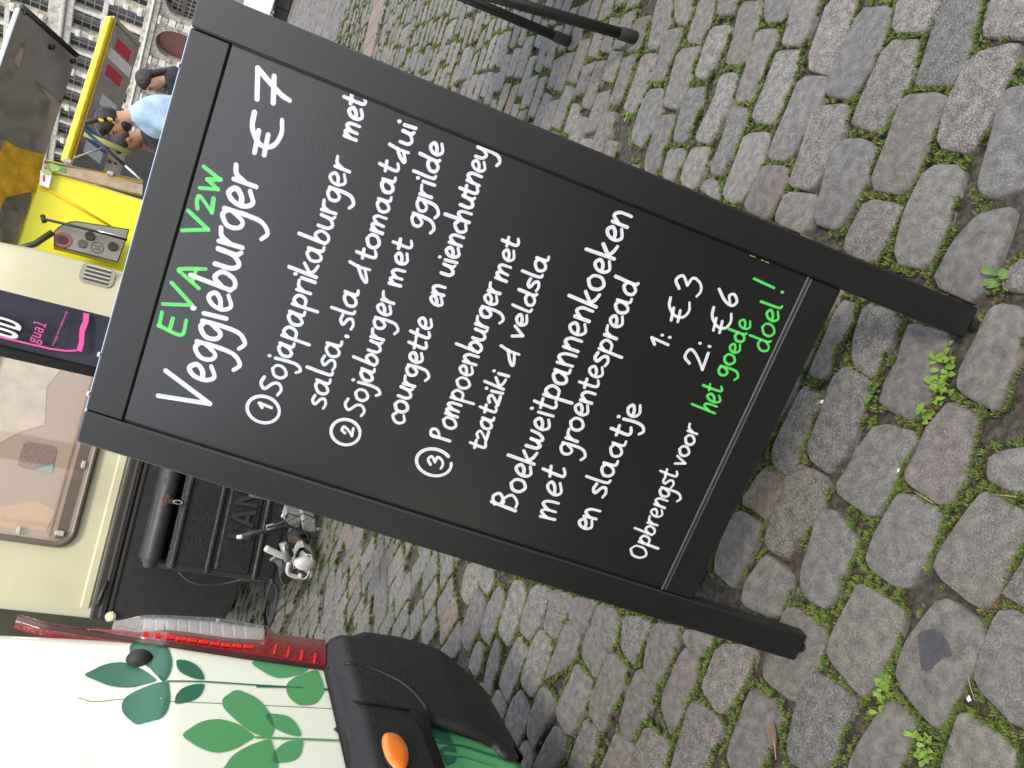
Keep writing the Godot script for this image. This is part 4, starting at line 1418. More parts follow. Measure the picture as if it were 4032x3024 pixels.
	obj("wood_trim", bx(Vector3(wr - wl - 0.06, 0.012, 0.006), Vector3(wcx, low + 0.1, 0.0085), 0.002), mat(lin(0.35, 0.2, 0.1), 0.5), win)
	var cur := PackedVector2Array([Vector2(wr - 0.62, high - 0.03), Vector2(wr - 0.02, high - 0.03), Vector2(wr - 0.02, low + 0.24), Vector2(wr - 0.18, low + 0.3), Vector2(wr - 0.38, low + 0.26), Vector2(wr - 0.44, low + 0.36)])
	obj("curtain_glare", prism(cur, Transform3D(Basis(), Vector3(0, 0, 0.006)), 0.003), wear(mat(lin(0.88, 0.78, 0.64), 0.8), 0.01, 0.85, 1.0, 40, 3.0), win)  # pale cream stands in for light reflected off the pane
	var cu2 := PackedVector2Array([Vector2(wl + 0.05, low + 0.12), Vector2(wl + 0.16, low + 0.1), Vector2(wl + 0.2, low + 0.2), Vector2(wl + 0.12, low + 0.38), Vector2(wl + 0.07, low + 0.46), Vector2(wl + 0.04, low + 0.3)])
	obj("cushion", prism(cu2, Transform3D(Basis(), Vector3(0, 0, 0.0065)), 0.003), mat(lin(0.7, 0.5, 0.32), 0.8), win)
	var rw := round_rect(0.14, 0.16, 0.03, 4, wl + 0.42, low + 0.25)
	obj("far_window", prism(rw, Transform3D(Basis(), Vector3(0, 0, 0.007)), 0.003), wear(mat(lin(0.42, 0.3, 0.27), 0.6), 0.06, 0.6, 1.0, 44, 4.0), win)
	obj("blue_cloth", prism(PackedVector2Array([Vector2(wl + 0.35, low + 0.165), Vector2(wl + 0.4, low + 0.17), Vector2(wl + 0.35, low + 0.24)]), Transform3D(Basis(), Vector3(0, 0, 0.011)), 0.002), mat(lin(0.2, 0.5, 0.5), 0.7), win)
	var pane := mat(Color(0.62, 0.55, 0.48, 0.18), 0.04)
	pane.transparency = BaseMaterial3D.TRANSPARENCY_ALPHA
	obj("pane", bx(Vector3(wr - wl - 0.02, high - low - 0.02, 0.003), Vector3(wcx, wcy, 0.02)), pane, win)
	for q in [[wl + 0.42, low + 0.03, 0], [wl + 0.05, low + 0.055, 1], [wl + 0.035, low + 0.24, 0]]:
		obj("window_catch", bx(Vector3(0.025, 0.045, 0.012) if q[2] == 1 else Vector3(0.04, 0.022, 0.012), Vector3(q[0], q[1], 0.03), 0.004), mat(lin(0.5, 0.48, 0.42), 0.3, 0.5), win)
	obj("roof_trim", bx(Vector3(wr - wl + 0.1, 0.03, 0.02), Vector3((wl + wr) * 0.5 - 0.02, high + 0.06, 0.008), 0.006), rail, o)
	# marker lamp, handle and slotted grille
	var lampc = on.call(436, 2428, 0.04)
	var ml := obj("marker_lamp", prism(oval(0.022, 0.022, 20), Transform3D(Basis(), Vector3(lampc.x, lampc.y, 0.025)), 0.022, 0.008), mat(lin(0.75, 0.68, 0.4), 0.2), o)
	var cr := []
	for k in 21: cr.append(Vector3(lampc.x + cos(TAU * k / 20) * 0.024, lampc.y + sin(TAU * k / 20) * 0.024, 0.036))
	obj("chrome_ring", rod(cr, 0.004, 6), mat(lin(0.7, 0.68, 0.62), 0.2, 1.0), ml)
	var h0 = on.call(395, 2378, 0.03)
	var h1 = on.call(428, 2292, 0.03)
	var hd := mat(lin(0.02, 0.02, 0.02), 0.4)
	obj("grab_handle", rod([Vector3(h0.x, h0.y, 0.0), Vector3(h0.x, h0.y + 0.01, 0.035), Vector3(h0.x + 0.015, h0.y + 0.012, 0.045), Vector3(h1.x - 0.015, h1.y + 0.012, 0.045), Vector3(h1.x, h1.y + 0.01, 0.035), Vector3(h1.x, h1.y, 0.0)], 0.011, 8), hd, o)
	for q in [h0, h1]: obj("handle_foot", bx(Vector3(0.04, 0.045, 0.02), Vector3(q.x, q.y + 0.005, 0.012), 0.006), hd, o)
	var gv: Node3D = Node3D.new()
	gv.name = "grille"
	o.add_child(gv, true)
	var ga = on.call(318, 1068, 0.01)
	var gb = on.call(452, 1086, 0.01)
	var gx: float = (ga.x + gb.x) * 0.5 - 0.01
	var gy: float = (ga.y + gb.y) * 0.5
	var gw := 0.115
	var gh: float = absf(ga.y - gb.y) + 0.01
	var metal := mat(lin(0.35, 0.32, 0.26), 0.35, 0.6)
	obj("plate", prism(round_rect(gw, gh, 0.035, 5, gx, gy), Transform3D(Basis(), Vector3(0, 0, 0.002)), 0.006, 0.002), metal, gv)
	for k in 4:
		obj("slot", prism(round_rect(0.014, gh * 0.72, 0.006, 4, gx - 0.036 + k * 0.024, gy), Transform3D(Basis(), Vector3(0, 0, 0.0084)), 0.002), mat(lin(0.05, 0.045, 0.035), 0.5), gv)
		obj("slot_lip", prism(round_rect(0.005, gh * 0.7, 0.002, 3, gx - 0.028 + k * 0.024, gy), Transform3D(Basis(), Vector3(0, 0, 0.0084)), 0.005, 0.0015), mat(lin(0.7, 0.67, 0.58), 0.25, 0.7), gv)
	# gas chest on the drawbar
	var D := 0.62
	var q0 = on.call(650, 2245, D)
	var q1 = on.call(1085, 2275, D)
	var cs0: float = minf(q0.x, q1.x) + 0.01
	var cs1: float = cs0 + 1.25
	var ctop: float = q0.y
	var cbot: float = q1.y
	var cw := cs1 - cs0
	var ccx := (cs0 + cs1) * 0.5
	var ch := ctop - cbot
	var chest := Node3D.new()
	chest.name = "gas_chest"
	o.add_child(chest, true)
	var cm := wear(mat(lin(0.016, 0.0165, 0.017), 0.42), 0.03, 0.7, 1.0, 18, 3.0, 1.0)
	obj("box", bx(Vector3(cw, ch, 0.4), Vector3(ccx, (ctop + cbot) * 0.5, D - 0.2), 0.018), cm, chest)
	for f in [0.05, 0.36, 0.80]:
		obj("ridge", bx(Vector3(cw + 0.004, 0.026, 0.02), Vector3(ccx, ctop - ch * f, D + 0.006), 0.008), cm, chest)
	obj("raised_band", bx(Vector3(cw - 0.03, ch * 0.32, 0.016), Vector3(ccx + 0.01, ctop - ch * 0.58, D + 0.004), 0.007), cm, chest)
	var lidq = on.call(578, 2215, D - 0.02)
	var lidh: float = lidq.y - 0.015
	obj("lid", rod([Vector3(cs0 + 0.005, lidh - 0.02, D - 0.05), Vector3(cs0 + 0.012, lidh - 0.006, D - 0.03), Vector3(cs0 + 0.04, lidh, D - 0.03), Vector3(cs1, lidh, D - 0.03)], [0.014, 0.036, 0.044, 0.044], 16), wear(mat(lin(0.04, 0.042, 0.05), 0.5), 0.02, 0.6, 1.0, 28, 3.0), chest)
	obj("lid_back", bx(Vector3(cw - 0.04, 0.1, 0.3), Vector3(ccx, lidh - 0.02, D - 0.22), 0.02), cm, chest)
	var rust := wear(mat(lin(0.22, 0.075, 0.04), 0.85), 0.05, 0.5, 1.0, 33, 8.0)
	var lq = on.call(640, 1965, D + 0.02)
	obj("latch_plate", prism(oval(0.03, 0.018, 12, lq.x, lidh), Transform3D(Basis(), Vector3(0, 0, D + 0.008)), 0.008, 0.002), rust, chest)
	obj("latch", bx(Vector3(0.022, 0.06, 0.016), Vector3(lq.x - 0.004, lidh - 0.025, D + 0.022), 0.004), mat(lin(0.08, 0.06, 0.05), 0.4, 0.6), chest)
	var loop := []
	for k in 13: loop.append(Vector3(lq.x - 0.004 + cos(TAU * k / 12) * 0.009, lidh - 0.055 + sin(TAU * k / 12) * 0.02, D + 0.032))
	obj("latch_loop", rod(loop, 0.0025, 6), mat(lin(0.6, 0.5, 0.4), 0.3, 0.9), chest)
	obj("rust_patch", prism(oval(0.018, 0.012, 9, lq.x + 0.09, lidh + 0.015), Transform3D(Basis(), Vector3(0, 0, D + 0.004)), 0.006), rust, chest)
	var lt := words("LAND", "Droid Sans", ch * 0.2, 0.03, true)
	obj("embossed_lettering", lt, mat(lin(0.03, 0.03, 0.031), 0.3), chest, Transform3D(Basis(Vector3.RIGHT * 0.95, UP, Vector3(0, 0, 1)), Vector3(cs0 + 0.36, ctop - ch * 0.585, D + 0.014)))  # lighter than the chest: highlights on the relief put into the colour
	var wire := []
	for v in smooth_line([on.call(705, 2252, D - 0.1), on.call(745, 2285, D - 0.1), on.call(800, 2300, D - 0.1), on.call(880, 2298, D - 0.1), on.call(985, 2272, D - 0.05)], 5): wire.append(v)
	obj("gas_hose", rod(wire, 0.006, 7), mat(lin(0.03, 0.03, 0.03), 0.45), o)
	build_hitch(o, ti, D)
	# frame arms and wheels under the body
	var steel := mat(lin(0.05, 0.05, 0.05), 0.6)
	for s in [-0.35, 0.35]:
		obj("frame_arm", rod([Vector3(ccx + s, 0.34, -0.6), Vector3(ccx + s * 0.9, 0.34, 0.1), Vector3(ccx + s * 0.5, 0.34, 0.5)], 0.025, 6), steel, o)
	for s in [s0 + 0.08, s1 - 0.26]:
		obj("wheel", prism(oval(0.29, 0.29, 28), Transform3D(Basis(Vector3.UP, PI / 2), Vector3(s, 0.29, -1.7)), 0.18, 0.02), mat(lin(0.02, 0.02, 0.02), 0.85), o)
	# the jockey wheel's leg carries the nose (hidden behind the board)
	var jw: Vector3 = ti * lift(1150, 1960, 0.42)
	obj("jockey_wheel", rod([Vector3(jw.x, 0.0, jw.z), Vector3(jw.x, 0.6, jw.z)], 0.028, 8), steel, o)

func build_hitch(o: Node3D, ti: Transform3D, D: float):
	var hp := Vector3(0, 0, -2.85)
	var z := Vector3(0, 0, 1)
	var p := func(x: float, y: float, d := 0.0) -> Vector3: return ti * onp(900 + x * 0.3918, 1800 + y * 0.3918, hp + Vector3(0, 0, d), z)
	var h := Node3D.new()
	h.name = "hitch"
	o.add_child(h, true)
	var cast := wear(mat(lin(0.42, 0.41, 0.39), 0.45, 0.35), 0.03, 0.65, 1.0, 51, 8.0)
	var bright := wear(mat(lin(0.68, 0.66, 0.62), 0.4, 0.25), 0.03, 0.8, 1.0, 52, 8.0)
	var black := mat(lin(0.015, 0.015, 0.015), 0.5)
	var slab := func(called: String, s: String, d: float, thick: float, m: Material, bev := 0.004):
		var pl := PackedVector2Array()
		for v in pairs(s):
			var q: Vector3 = p.call(v.x, v.y, d)
			pl.append(Vector2(0, 0))
			pl[pl.size() - 1] = Vector2((ti.affine_inverse() * q).x, (ti.affine_inverse() * q).y)
		var w := Transform3D(Basis(), Vector3(0, 0, -2.85 + d - thick * 0.5))
		obj(called, prism(pl, ti * w, thick, bev), m, h)
	slab.call("drawbar_end", "548,590 580,515 720,552 710,700 745,740 620,790 568,680", -0.02, 0.07, cast)
	slab.call("bracket", "715,580 750,560 860,600 865,700 780,710 735,690", 0.0, 0.08, cast)
	slab.call("lower_plate", "760,705 868,708 858,800 800,790", 0.01, 0.05, mat(lin(0.13, 0.13, 0.13), 0.5, 0.4))
	obj("bolt", rod([p.call(860, 718, 0.03), p.call(922, 726, 0.03)], 0.006, 8), cast, h)
	obj("side_bolt", rod([p.call(535, 585, 0.02), p.call(560, 592, 0.02)], 0.008, 8), bright, h)
	# rubber bellows
	var bl := []
	var br := []
	for k in 13:
		bl.append(p.call(lerpf(690, 715, k / 12.0), lerpf(745, 850, k / 12.0), lerpf(-0.01, 0.05, k / 12.0)))
		br.append(0.034 + 0.005 * (1 if k % 2 == 0 else -1))
	obj("bellows", rod(bl, br, 16), black, h)
	obj("clamp_band", rod([p.call(714, 846, 0.048), p.call(716, 852, 0.053)], 0.037, 16), wear(mat(lin(0.1, 0.05, 0.03), 0.8), 0.05, 0.6, 1.0, 53, 9.0), h)
	# coupling head
	slab.call("coupling_body", "660,910 700,850 745,845 800,890 845,975 850,1040 830,1130 790,1180 745,1130 700,1090 695,1050 640,1060 655,960", 0.06, 0.085, bright, 0.014)
	var cup := mb(false)
	dome(cup, ti * Transform3D(Basis(), onp(900 + 765 * 0.3918, 1800 + 1060 * 0.3918, hp + Vector3(0, 0, 0.1), z)), 0.03, 0.042, 0.03, 18, 5)
	obj("ball_cup", fin(cup), bright, h)
	var hoop := []
	for v in smooth_line(pairs("610,1045 595,1150 640,1190 710,1205 725,1170"), 3): hoop.append(p.call(v.x, v.y, 0.09))
	obj("handle_hoop", rod(hoop, 0.0085, 8), bright, h)
	var rim := []
	for v in smooth_line(pairs("770,980 825,985 838,1030 820,1130 790,1200 750,1225 720,1200"), 3): rim.append(p.call(v.x, v.y, 0.11))
	obj("safety_wire", rod(rim, 0.003, 6), bright, h)
	obj("stabiliser_lever", rod([p.call(372, 912, 0.08), p.call(395, 925, 0.08), p.call(520, 985, 0.09), p.call(620, 1025, 0.09)], [0.012, 0.0125, 0.0115, 0.008], 12), bright, h)
	obj("lever_plate", rod([p.call(545, 860, 0.07), p.call(600, 1040, 0.09)], 0.016, 6), cast, h)
	obj("black_grip", rod([p.call(585, 885, 0.12), p.call(598, 905, 0.12), p.call(622, 985, 0.12), p.call(625, 1005, 0.12)], [0.008, 0.0125, 0.0125, 0.008], 12), black, h)
	slab.call("reflector_bracket", "415,1035 470,1000 545,1020 550,1100 490,1105 460,1055", 0.03, 0.02, mat(lin(0.14, 0.14, 0.14), 0.5))
	# brake lever and cables
	obj("brake_lever", rod([p.call(140, 795, 0.02), p.call(250, 760, 0.02), p.call(560, 715, 0.02), p.call(600, 690, 0.0)], [0.010, 0.0095, 0.0105, 0.012], 8), black, h)
	obj("lever_button", rod([p.call(82, 800, 0.02), p.call(115, 803, 0.02), p.call(140, 797, 0.02)], [0.007, 0.0085, 0.0105], 10), bright, h)
	var c1 := []
	for v in smooth_line(pairs("385,705 470,685 560,650 600,690 700,730 790,770 810,850"), 4): c1.append(p.call(v.x, v.y, 0.06))
	obj("cable", rod(c1, 0.0055, 7), black, h)
	var c2 := []
	for v in smooth_line(pairs("860,610 760,570 700,590 600,640"), 4): c2.append(p.call(v.x, v.y, 0.07))
	obj("cable", rod(c2, 0.0025, 6), black, h)
	obj("spring_sleeve", rod([p.call(385, 708, 0.05), p.call(465, 688, 0.055)], 0.0105, 10), cast, h)
	slab.call("plug_socket", "500,1150 530,1105 600,1100 640,1190 560,1250 520,1220", -0.01, 0.06, black)
	# the cable that loops down onto the cobbles
	var gl := []
	for v in [lift(1068, 2285, 0.33), lift(1092, 2320, 0.18), lift(1083, 2390, 0.05), lift(1070, 2440, 0.012), lift(1052, 2468, 0.012), lift(1043, 2440, 0.012), lift(1045, 2380, 0.03), lift(1062, 2310, 0.2), lift(1072, 2286, 0.34)]: gl.append(ti * v)
	obj("trailing_cable", rod(smooth_line(gl, 5), 0.0085, 8), black, o)

# ------------------------------------------------------------------ the feather flag
func build_flag():
	var z := -3.2
	var x0 := -1.168
	var x1 := -0.962
	var o := thing("feather_flag", "dark navy feather flag with pink and white lettering in front of the caravan", "flag", Transform3D(Basis(), Vector3(x0, 0, z)))
	var st := mb(false)
	var rows := []
	for i in 25:
		var y := lerpf(0.55, 2.75, i / 24.0)
		var row := []
		var wide := (x1 - x0) * (1.0 if y < 2.2 else sqrt(maxf(0.0, 1.0 - pow((y - 2.2) / 0.56, 2.0))))
		for k in 13:
			var f := k / 12.0
			row.append(Vector3(f * wide, y, 0.006 * sin(f * 5.0 + y * 2.2) + 0.004 * sin(y * 7.0 + f * 2.0)))
		rows.append(row)
	loft(st, rows, Vector3(0, 0, 1))
	var cloth := wear(mat(lin(0.028, 0.026, 0.05), 0.62), 0.008, 0.75, 1.0, 12, 3.0)
	cloth.rim_enabled = true
	cloth.rim = 0.4
	cloth.cull_mode = BaseMaterial3D.CULL_DISABLED
	obj("cloth", fin(st), cloth, o)
	obj("pole_sleeve", rod([Vector3(-0.012, 0.5, 0), Vector3(-0.012, 2.2, 0), Vector3(-0.008, 2.5, 0)], 0.02, 10), mat(lin(0.014, 0.014, 0.016), 0.6), o)
	obj("pole", rod([Vector3(-0.012, 0.02, 0), Vector3(-0.012, 0.52, 0)], 0.011, 8), mat(lin(0.5, 0.5, 0.5), 0.4, 0.7), o)
	obj("foot_plate", bx(Vector3(0.36, 0.012, 0.36), Vector3(-0.012, 0.01, 0), 0.003), mat(lin(0.03, 0.03, 0.03), 0.5), o)
	var pink := mat(lin(0.75, 0.09, 0.36), 0.5)
	var white := mat(lin(0.82, 0.82, 0.82), 0.5)
	var ti := o.transform.affine_inverse()
	var pt := func(x: float, y: float) -> Vector3: return ti * onp(x, y, Vector3(0, 0, z + 0.017), Vector3(0, 0, 1))
	var put := func(called: String, text: String, ax: float, ay: float, bx2: float, by: float, m: Material, face: String, tall: float, bold: bool, sx: float):
		var a: Vector3 = pt.call(ax, ay)
		var b: Vector3 = pt.call(bx2, by)
		var tm := words(text, face, tall, 0.002, bold)
		var w := tm.get_aabb().size.x
		var d := (b - a)
		var k := d.length() / maxf(w, 0.001)
		var ang := atan2(d.y, d.x)
		obj(called, tm, m, o, Transform3D(Basis(Vector3(0, 0, 1), ang) * Basis.from_scale(Vector3(k, 1, 1)), (a + b) * 0.5 + Vector3(0, 0, sx)))
	put.call("lettering", "gual", 128, 1346, 164, 1268, pink, "Droid Sans Mono", 0.036, false, 0.0)
	put.call("lettering", "veggiecompany", 206, 1362, 264, 1224, pink, "Droid Sans Mono", 0.0075, false, 0.0)
	put.call("lettering", "UD", 6, 1322, 30, 1256, white, "Droid Sans", 0.1, true, 0.0)
	var band := mb()
	var bl := [[[329, 1231], [352, 1236]], [[327, 1262], [349, 1268]], [[315, 1290], [335, 1305]], [[312, 1318], [332, 1325]], [[312, 1345], [331, 1352]], [[301, 1379], [322, 1386]]]
	var ra := []
	for q in bl: ra.append([pt.call(q[0][0], q[0][1]), pt.call(q[1][0], q[1][1])])
	loft(band, ra, Vector3(0, 0, 1))
	obj("pink_band", fin(band), pink, o)
	var ls := mb()
	var rl := []
	for q in [[-40, 1312], [0, 1326], [100, 1350], [200, 1373], [260, 1381], [304, 1379]]: rl.append([pt.call(q[0], q[1] - 3), pt.call(q[0], q[1] + 4)])
	loft(ls, rl, Vector3(0, 0, 1))
	obj("pink_line", fin(ls), pink, o)

# ------------------------------------------------------------------ folding table at the right, only its legs in view
func build_table():
	var f1 := lift(2240, 165)
	var f2 := lift(2505, 150)
	var o := thing("folding_table", "folding table whose two black tubular legs with rubber caps stand at the right", "table", Transform3D(Basis(), Vector3((f1.x + f2.x) * 0.5, 0, (f1.z + f2.z) * 0.5)))
	var ti := o.transform.affine_inverse()
	var t1 := at_z(1825, -10, 3.31)
	var t2 := at_z(1985, 0, 2.70)
	var m := wear(mat(lin(0.022, 0.021, 0.02), 0.38, 0.0, 0.5), 0.03, 0.6, 1.0, 81, 6.0)
	var tops := []
	for q in [[f1, t1], [f2, t2]]:
		var d: Vector3 = (q[1] - q[0]) / (q[1].y - q[0].y)
		tops.append(q[0] + d * 0.72)
		var leg := obj("leg", rod([ti * (q[0] + d * 0.055), ti * (q[0] + d * 0.72)], 0.0185, 16), m, o)
		obj("rubber_cap", rod([ti * (q[0] + d * 0.001), ti * (q[0] + d * 0.006), ti * (q[0] + d * 0.06), ti * (q[0] + d * 0.063)], [0.019, 0.0225, 0.0215, 0.0195], 16), mat(lin(0.012, 0.012, 0.012), 0.75), leg)
	for k in [0, 1]:
		var far: Vector3 = tops[k] + Vector3(1.35, 0, 0)
		var leg := obj("leg", rod([ti * (far + Vector3(0, -0.66, 0)), ti * far], 0.0185, 12), m, o)
		obj("rubber_cap", rod([ti * (far + Vector3(0, -0.72, 0)), ti * (far + Vector3(0, -0.65, 0))], 0.0215, 12), mat(lin(0.012, 0.012, 0.012), 0.75), leg)
	var c: Vector3 = (tops[0] + tops[1]) * 0.5 + Vector3(0.78, 0.02, 0)
	obj("tabletop", bx(Vector3(1.55, 0.035, 0.85), ti * c, 0.01), mat(lin(0.6, 0.58, 0.54), 0.5), o)
	obj("crossbar", rod([ti * tops[0], ti * tops[1]], 0.0175, 12), m, o)

# ------------------------------------------------------------------ white trailer with black drawbar, far right
func build_white_trailer():
	var g := lift(1152, 20)
	var o := thing("white_trailer", "white box trailer on a black frame, far across the square at the right", "trailer", Transform3D(Basis(), Vector3(0, 0, g.z)))
	var n := Vector3(0, 0, 1)
	var at := func(x: float, y: float) -> Vector3: return onp(x, y, Vector3(0, 0, g.z), n) - Vector3(0, 0, g.z)
	var black := mat(lin(0.018, 0.018, 0.018), 0.6)
	var w0: Vector3 = at.call(977, 26)
	var w1: Vector3 = at.call(1066, 62)
	var hi := w0.y
	var lo := w1.y
	obj("box_body", bx(Vector3(2.4, hi - lo, 1.6), Vector3(w0.x - 0.3 + 1.2, (hi + lo) * 0.5, -0.8), 0.02), mat(lin(0.85, 0.85, 0.85), 0.4), o)
	var k0: Vector3 = at.call(1096, 22)
	var k1: Vector3 = at.call(1128, 88)
	obj("drawbar", bx(Vector3(2.2, k0.y - k1.y + 0.02, 0.08), Vector3(k1.x - 0.15 + 1.1, (k0.y + k1.y) * 0.5, -0.2), 0.01), black, o)
	var b0: Vector3 = at.call(1080, 18)
	obj("chassis", bx(Vector3(1.9, b0.y - 0.0 + 0.02, 1.2), Vector3(b0.x + 0.95, (b0.y + 0.02) * 0.5, -0.72), 0.02), black, o)
	obj("cable", rod([at.call(1066, 46), at.call(1084, 68)], 0.012, 6), black, o)

# ------------------------------------------------------------------ olive awning wall behind the caravan
func build_olive():
	var rr := ray(90, 2405)
	var away := Vector3(rr.x, 0, rr.z).normalized()
	var c := CAM + away * 8.5
	var t := Transform3D(Basis(UP.cross(-away), UP, -away), Vector3(c.x + 1.6 * -away.z * 0.6, 0, c.z + 1.6 * away.x * 0.6))
	var o := thing("olive_trailer", "dark olive covered trailer in the gap between the caravan and the white van", "trailer", t)
	var m := wear(mat(lin(0.055, 0.056, 0.034), 0.7), 0.01, 0.8, 1.0, 90, 1.0)
	obj("cover", bx(Vector3(3.2, 3.8, 2.6), Vector3(-1.6, 2.35, -1.3), 0.12), m, o)
	obj("frame", bx(Vector3(1.4, 0.12, 2.5), Vector3(-0.75, 0.42, -1.3), 0.02), mat(lin(0.03, 0.03, 0.03), 0.6), o)
	for s in [-1.35, -0.15]:
		obj("wheel", prism(oval(0.3, 0.3, 24), Transform3D(Basis(Vector3.UP, PI / 2), Vector3(s - 0.08, 0.3, -1.4)), 0.16, 0.02), mat(lin(0.02, 0.02, 0.02), 0.85), o)

# ------------------------------------------------------------------ the yellow food trailer
func build_yellow():
	var a := Vector3(0.845, 0, -0.535).normalized()
	var n := a.cross(UP)
	var C := at_z(163, 656, 6.3)
	var t := Transform3D(Basis(a, UP, n), Vector3(C.x, 0, C.z))
	var ti := t.affine_inverse()
	var o := thing("yellow_food_trailer", "bright yellow food trailer with raised mirror-lined flaps and gas struts", "food trailer", t)
	var on := func(x: float, y: float, d := 0.0) -> Vector3: return ti * onp(x, y, t * Vector3(0, 0, d), n)
	var lemon := wear(mat(lin(0.82, 0.77, 0.02), 0.3), 0.006, 0.93, 1.0, 101, 0.6)
	var gold := mat(lin(0.75, 0.5, 0.03), 0.35)
	var black := mat(lin(0.014, 0.014, 0.014), 0.5)
	var steel := mat(lin(0.45, 0.45, 0.46), 0.35, 0.7)
	var mirror := mat(lin(0.48, 0.47, 0.44), 0.12, 1.0)
	var im := Image.create_from_data(256, 256, false, Image.FORMAT_L8, grey(noise(0.006, 111, FastNoiseLite.TYPE_SIMPLEX_SMOOTH, 1), 256))
	im.convert(Image.FORMAT_RGBA8)
	im.bump_map_to_normal_map(3.0)
	mirror.normal_enabled = true
	mirror.normal_texture = ImageTexture.create_from_image(im)
	mirror.uv1_triplanar = true
	mirror.uv1_scale = Vector3.ONE * 1.2
	# body
	obj("body", bx(Vector3(2.3, 1.5, 1.5), Vector3(-1.15, 1.17, -0.75), 0.02), lemon, o)
	obj("chassis", bx(Vector3(2.2, 0.12, 1.4), Vector3(-1.15, 0.36, -0.75)), black, o)
	for s in [-1.6, -0.5]:
		obj("wheel", prism(oval(0.26, 0.26, 24), Transform3D(Basis(), Vector3(s, 0.26, -0.28)), 0.16, 0.02), mat(lin(0.02, 0.02, 0.02), 0.85), o)
	obj("diagonal_trim", rod([on.call(163, 730, 0.012), on.call(434, 890, 0.012)], 0.007, 6), gold, o)
	var flat := func(called: String, list: Array, d: float, thick: float, m: Material):
		var pl := PackedVector2Array()
		for q in list:
			var v: Vector3 = on.call(q[0], q[1], d)
			pl.append(Vector2(v.x, v.y))
		return obj(called, prism(pl, Transform3D(Basis(), Vector3(0, 0, d)), thick), m, o)
	flat.call("door_jamb", [[174, 648], [561, 722], [559, 773], [206, 684]], 0.004, 0.03, wear(mat(lin(0.5, 0.37, 0.27), 0.4), 0.02, 0.8, 1.0, 120, 2.0))
	flat.call("jamb_seal", [[176, 640], [561, 716], [561, 722], [174, 647]], 0.004, 0.036, mat(lin(0.16, 0.12, 0.11), 0.5))
	flat.call("white_sticker", [[160, 670], [204, 690], [193, 742], [155, 728]], 0.036, 0.003, mat(lin(0.85, 0.85, 0.82), 0.5))
	flat.call("red_print", [[170, 690], [177, 690], [177, 715], [169, 714]], 0.0395, 0.002, mat(lin(0.5, 0.05, 0.03), 0.5))
	flat.call("leaf_sticker", [[190, 645], [205, 643], [240, 660], [232, 674], [205, 676]], 0.036, 0.003, mat(lin(0.3, 0.55, 0.12), 0.5))
	flat.call("leaf_sticker", [[236, 655], [259, 662], [259, 682], [238, 674]], 0.036, 0.003, mat(lin(0.1, 0.3, 0.07), 0.5))
	flat.call("leaf_sticker", [[166, 668], [196, 672], [206, 684], [190, 690], [172, 684]], 0.0395, 0.003, mat(lin(0.35, 0.6, 0.15), 0.5))
	obj("gold_rail", rod([on.call(179, 632, 0.03), on.call(561, 724, 0.03)], 0.009, 8), gold, o)
	for q in [[268, 640], [434, 688]]:
		var v = on.call(q[0], q[1], 0.03)
		obj("hinge_bracket", bx(Vector3(0.03, 0.045, 0.03), v + Vector3(0, 0, 0.012), 0.006), steel, o)
	# flap 1, raised over the body, seen from below
	var B := onp(301, 225, C, n)
	var A := onp(81, 30, B, a)
	var nf := a.cross(A - B).normalized()
	if nf.dot(CAM - B) < 0: nf = -nf
	var fb := Basis(a, nf.cross(a), nf)
	var ft := Transform3D(fb, B)
	var fi := ft.affine_inverse()
	var fp := func(x: float, y: float) -> Vector2:
		var q := fi * onp(x, y, B, nf)
		return Vector2(q.x, q.y)
	var shape := PackedVector2Array()
	for q in [[81, 30], [301, 225], [163, 656], [145, 752], [175, 862], [205, 945]]: shape.append(fp.call(q[0], q[1]))
	var aa: Vector2 = shape[0]
	shape.append(Vector2(shape[5].x - 0.5, shape[5].y + 0.1))
	shape.append(Vector2(shape[5].x - 0.5, aa.y))
	var flap := Node3D.new()
	flap.name = "raised_flap"
	o.add_child(flap, true)
	flap.transform = ti * ft
	obj("mirror_lining", prism(shape, Transform3D(Basis(), Vector3(0, 0, -0.012)), 0.012), mirror, flap)
	obj("skin", prism(shape, Transform3D(Basis(), Vector3(0, 0, -0.045)), 0.03), mat(lin(0.6, 0.6, 0.58), 0.4), flap)
	var e0: Vector2 = fp.call(81, 30)
	var e1: Vector2 = fp.call(301, 225)
	obj("black_edge", rod([Vector3(e0.x + 0.012, e0.y, 0.004), Vector3(e1.x + 0.012, e1.y, 0.004)], 0.017, 8), black, flap)
	obj("grey_edge", rod([Vector3(e0.x, e0.y + 0.006, 0.006), Vector3(shape[7].x, e0.y + 0.006, 0.006)], 0.015, 8), steel, flap)
	obj("edge_channel", rod([Vector3(e0.x - 0.02, e0.y - 0.035, 0.004), Vector3(shape[7].x, e0.y - 0.035, 0.004)], 0.01, 6), mat(lin(0.05, 0.05, 0.05), 0.4), flap)
	var yp := PackedVector2Array()
	for q in [[20, 552], [60, 575], [110, 592], [174, 605], [146, 752], [20, 778]]: yp.append(fp.call(q[0], q[1]))
	yp.append(Vector2(yp[5].x - 0.25, yp[5].y + 0.02))
	yp.append(Vector2(yp[0].x - 0.25, yp[0].y))
	obj("yellow_panel", prism(yp, Transform3D(Basis(), Vector3(0, 0, 0.0)), 0.006, 0.002), wear(mat(lin(0.78, 0.45, 0.03), 0.3), 0.01, 0.75, 1.0, 130, 3.0), flap)
	for k in 8:
		var q: Vector2 = yp[4].lerp(yp[5], (k + 0.5) / 8.0) + Vector2(0.0, -0.012)
		var rv := mb(false)
		dome(rv, Transform3D(Basis(), Vector3(q.x, q.y + 0.02, 0.006)), 0.004, 0.004, 0.003, 8, 3)
		obj("rivet", fin(rv), mat(lin(0.3, 0.2, 0.03), 0.4, 0.5), flap)
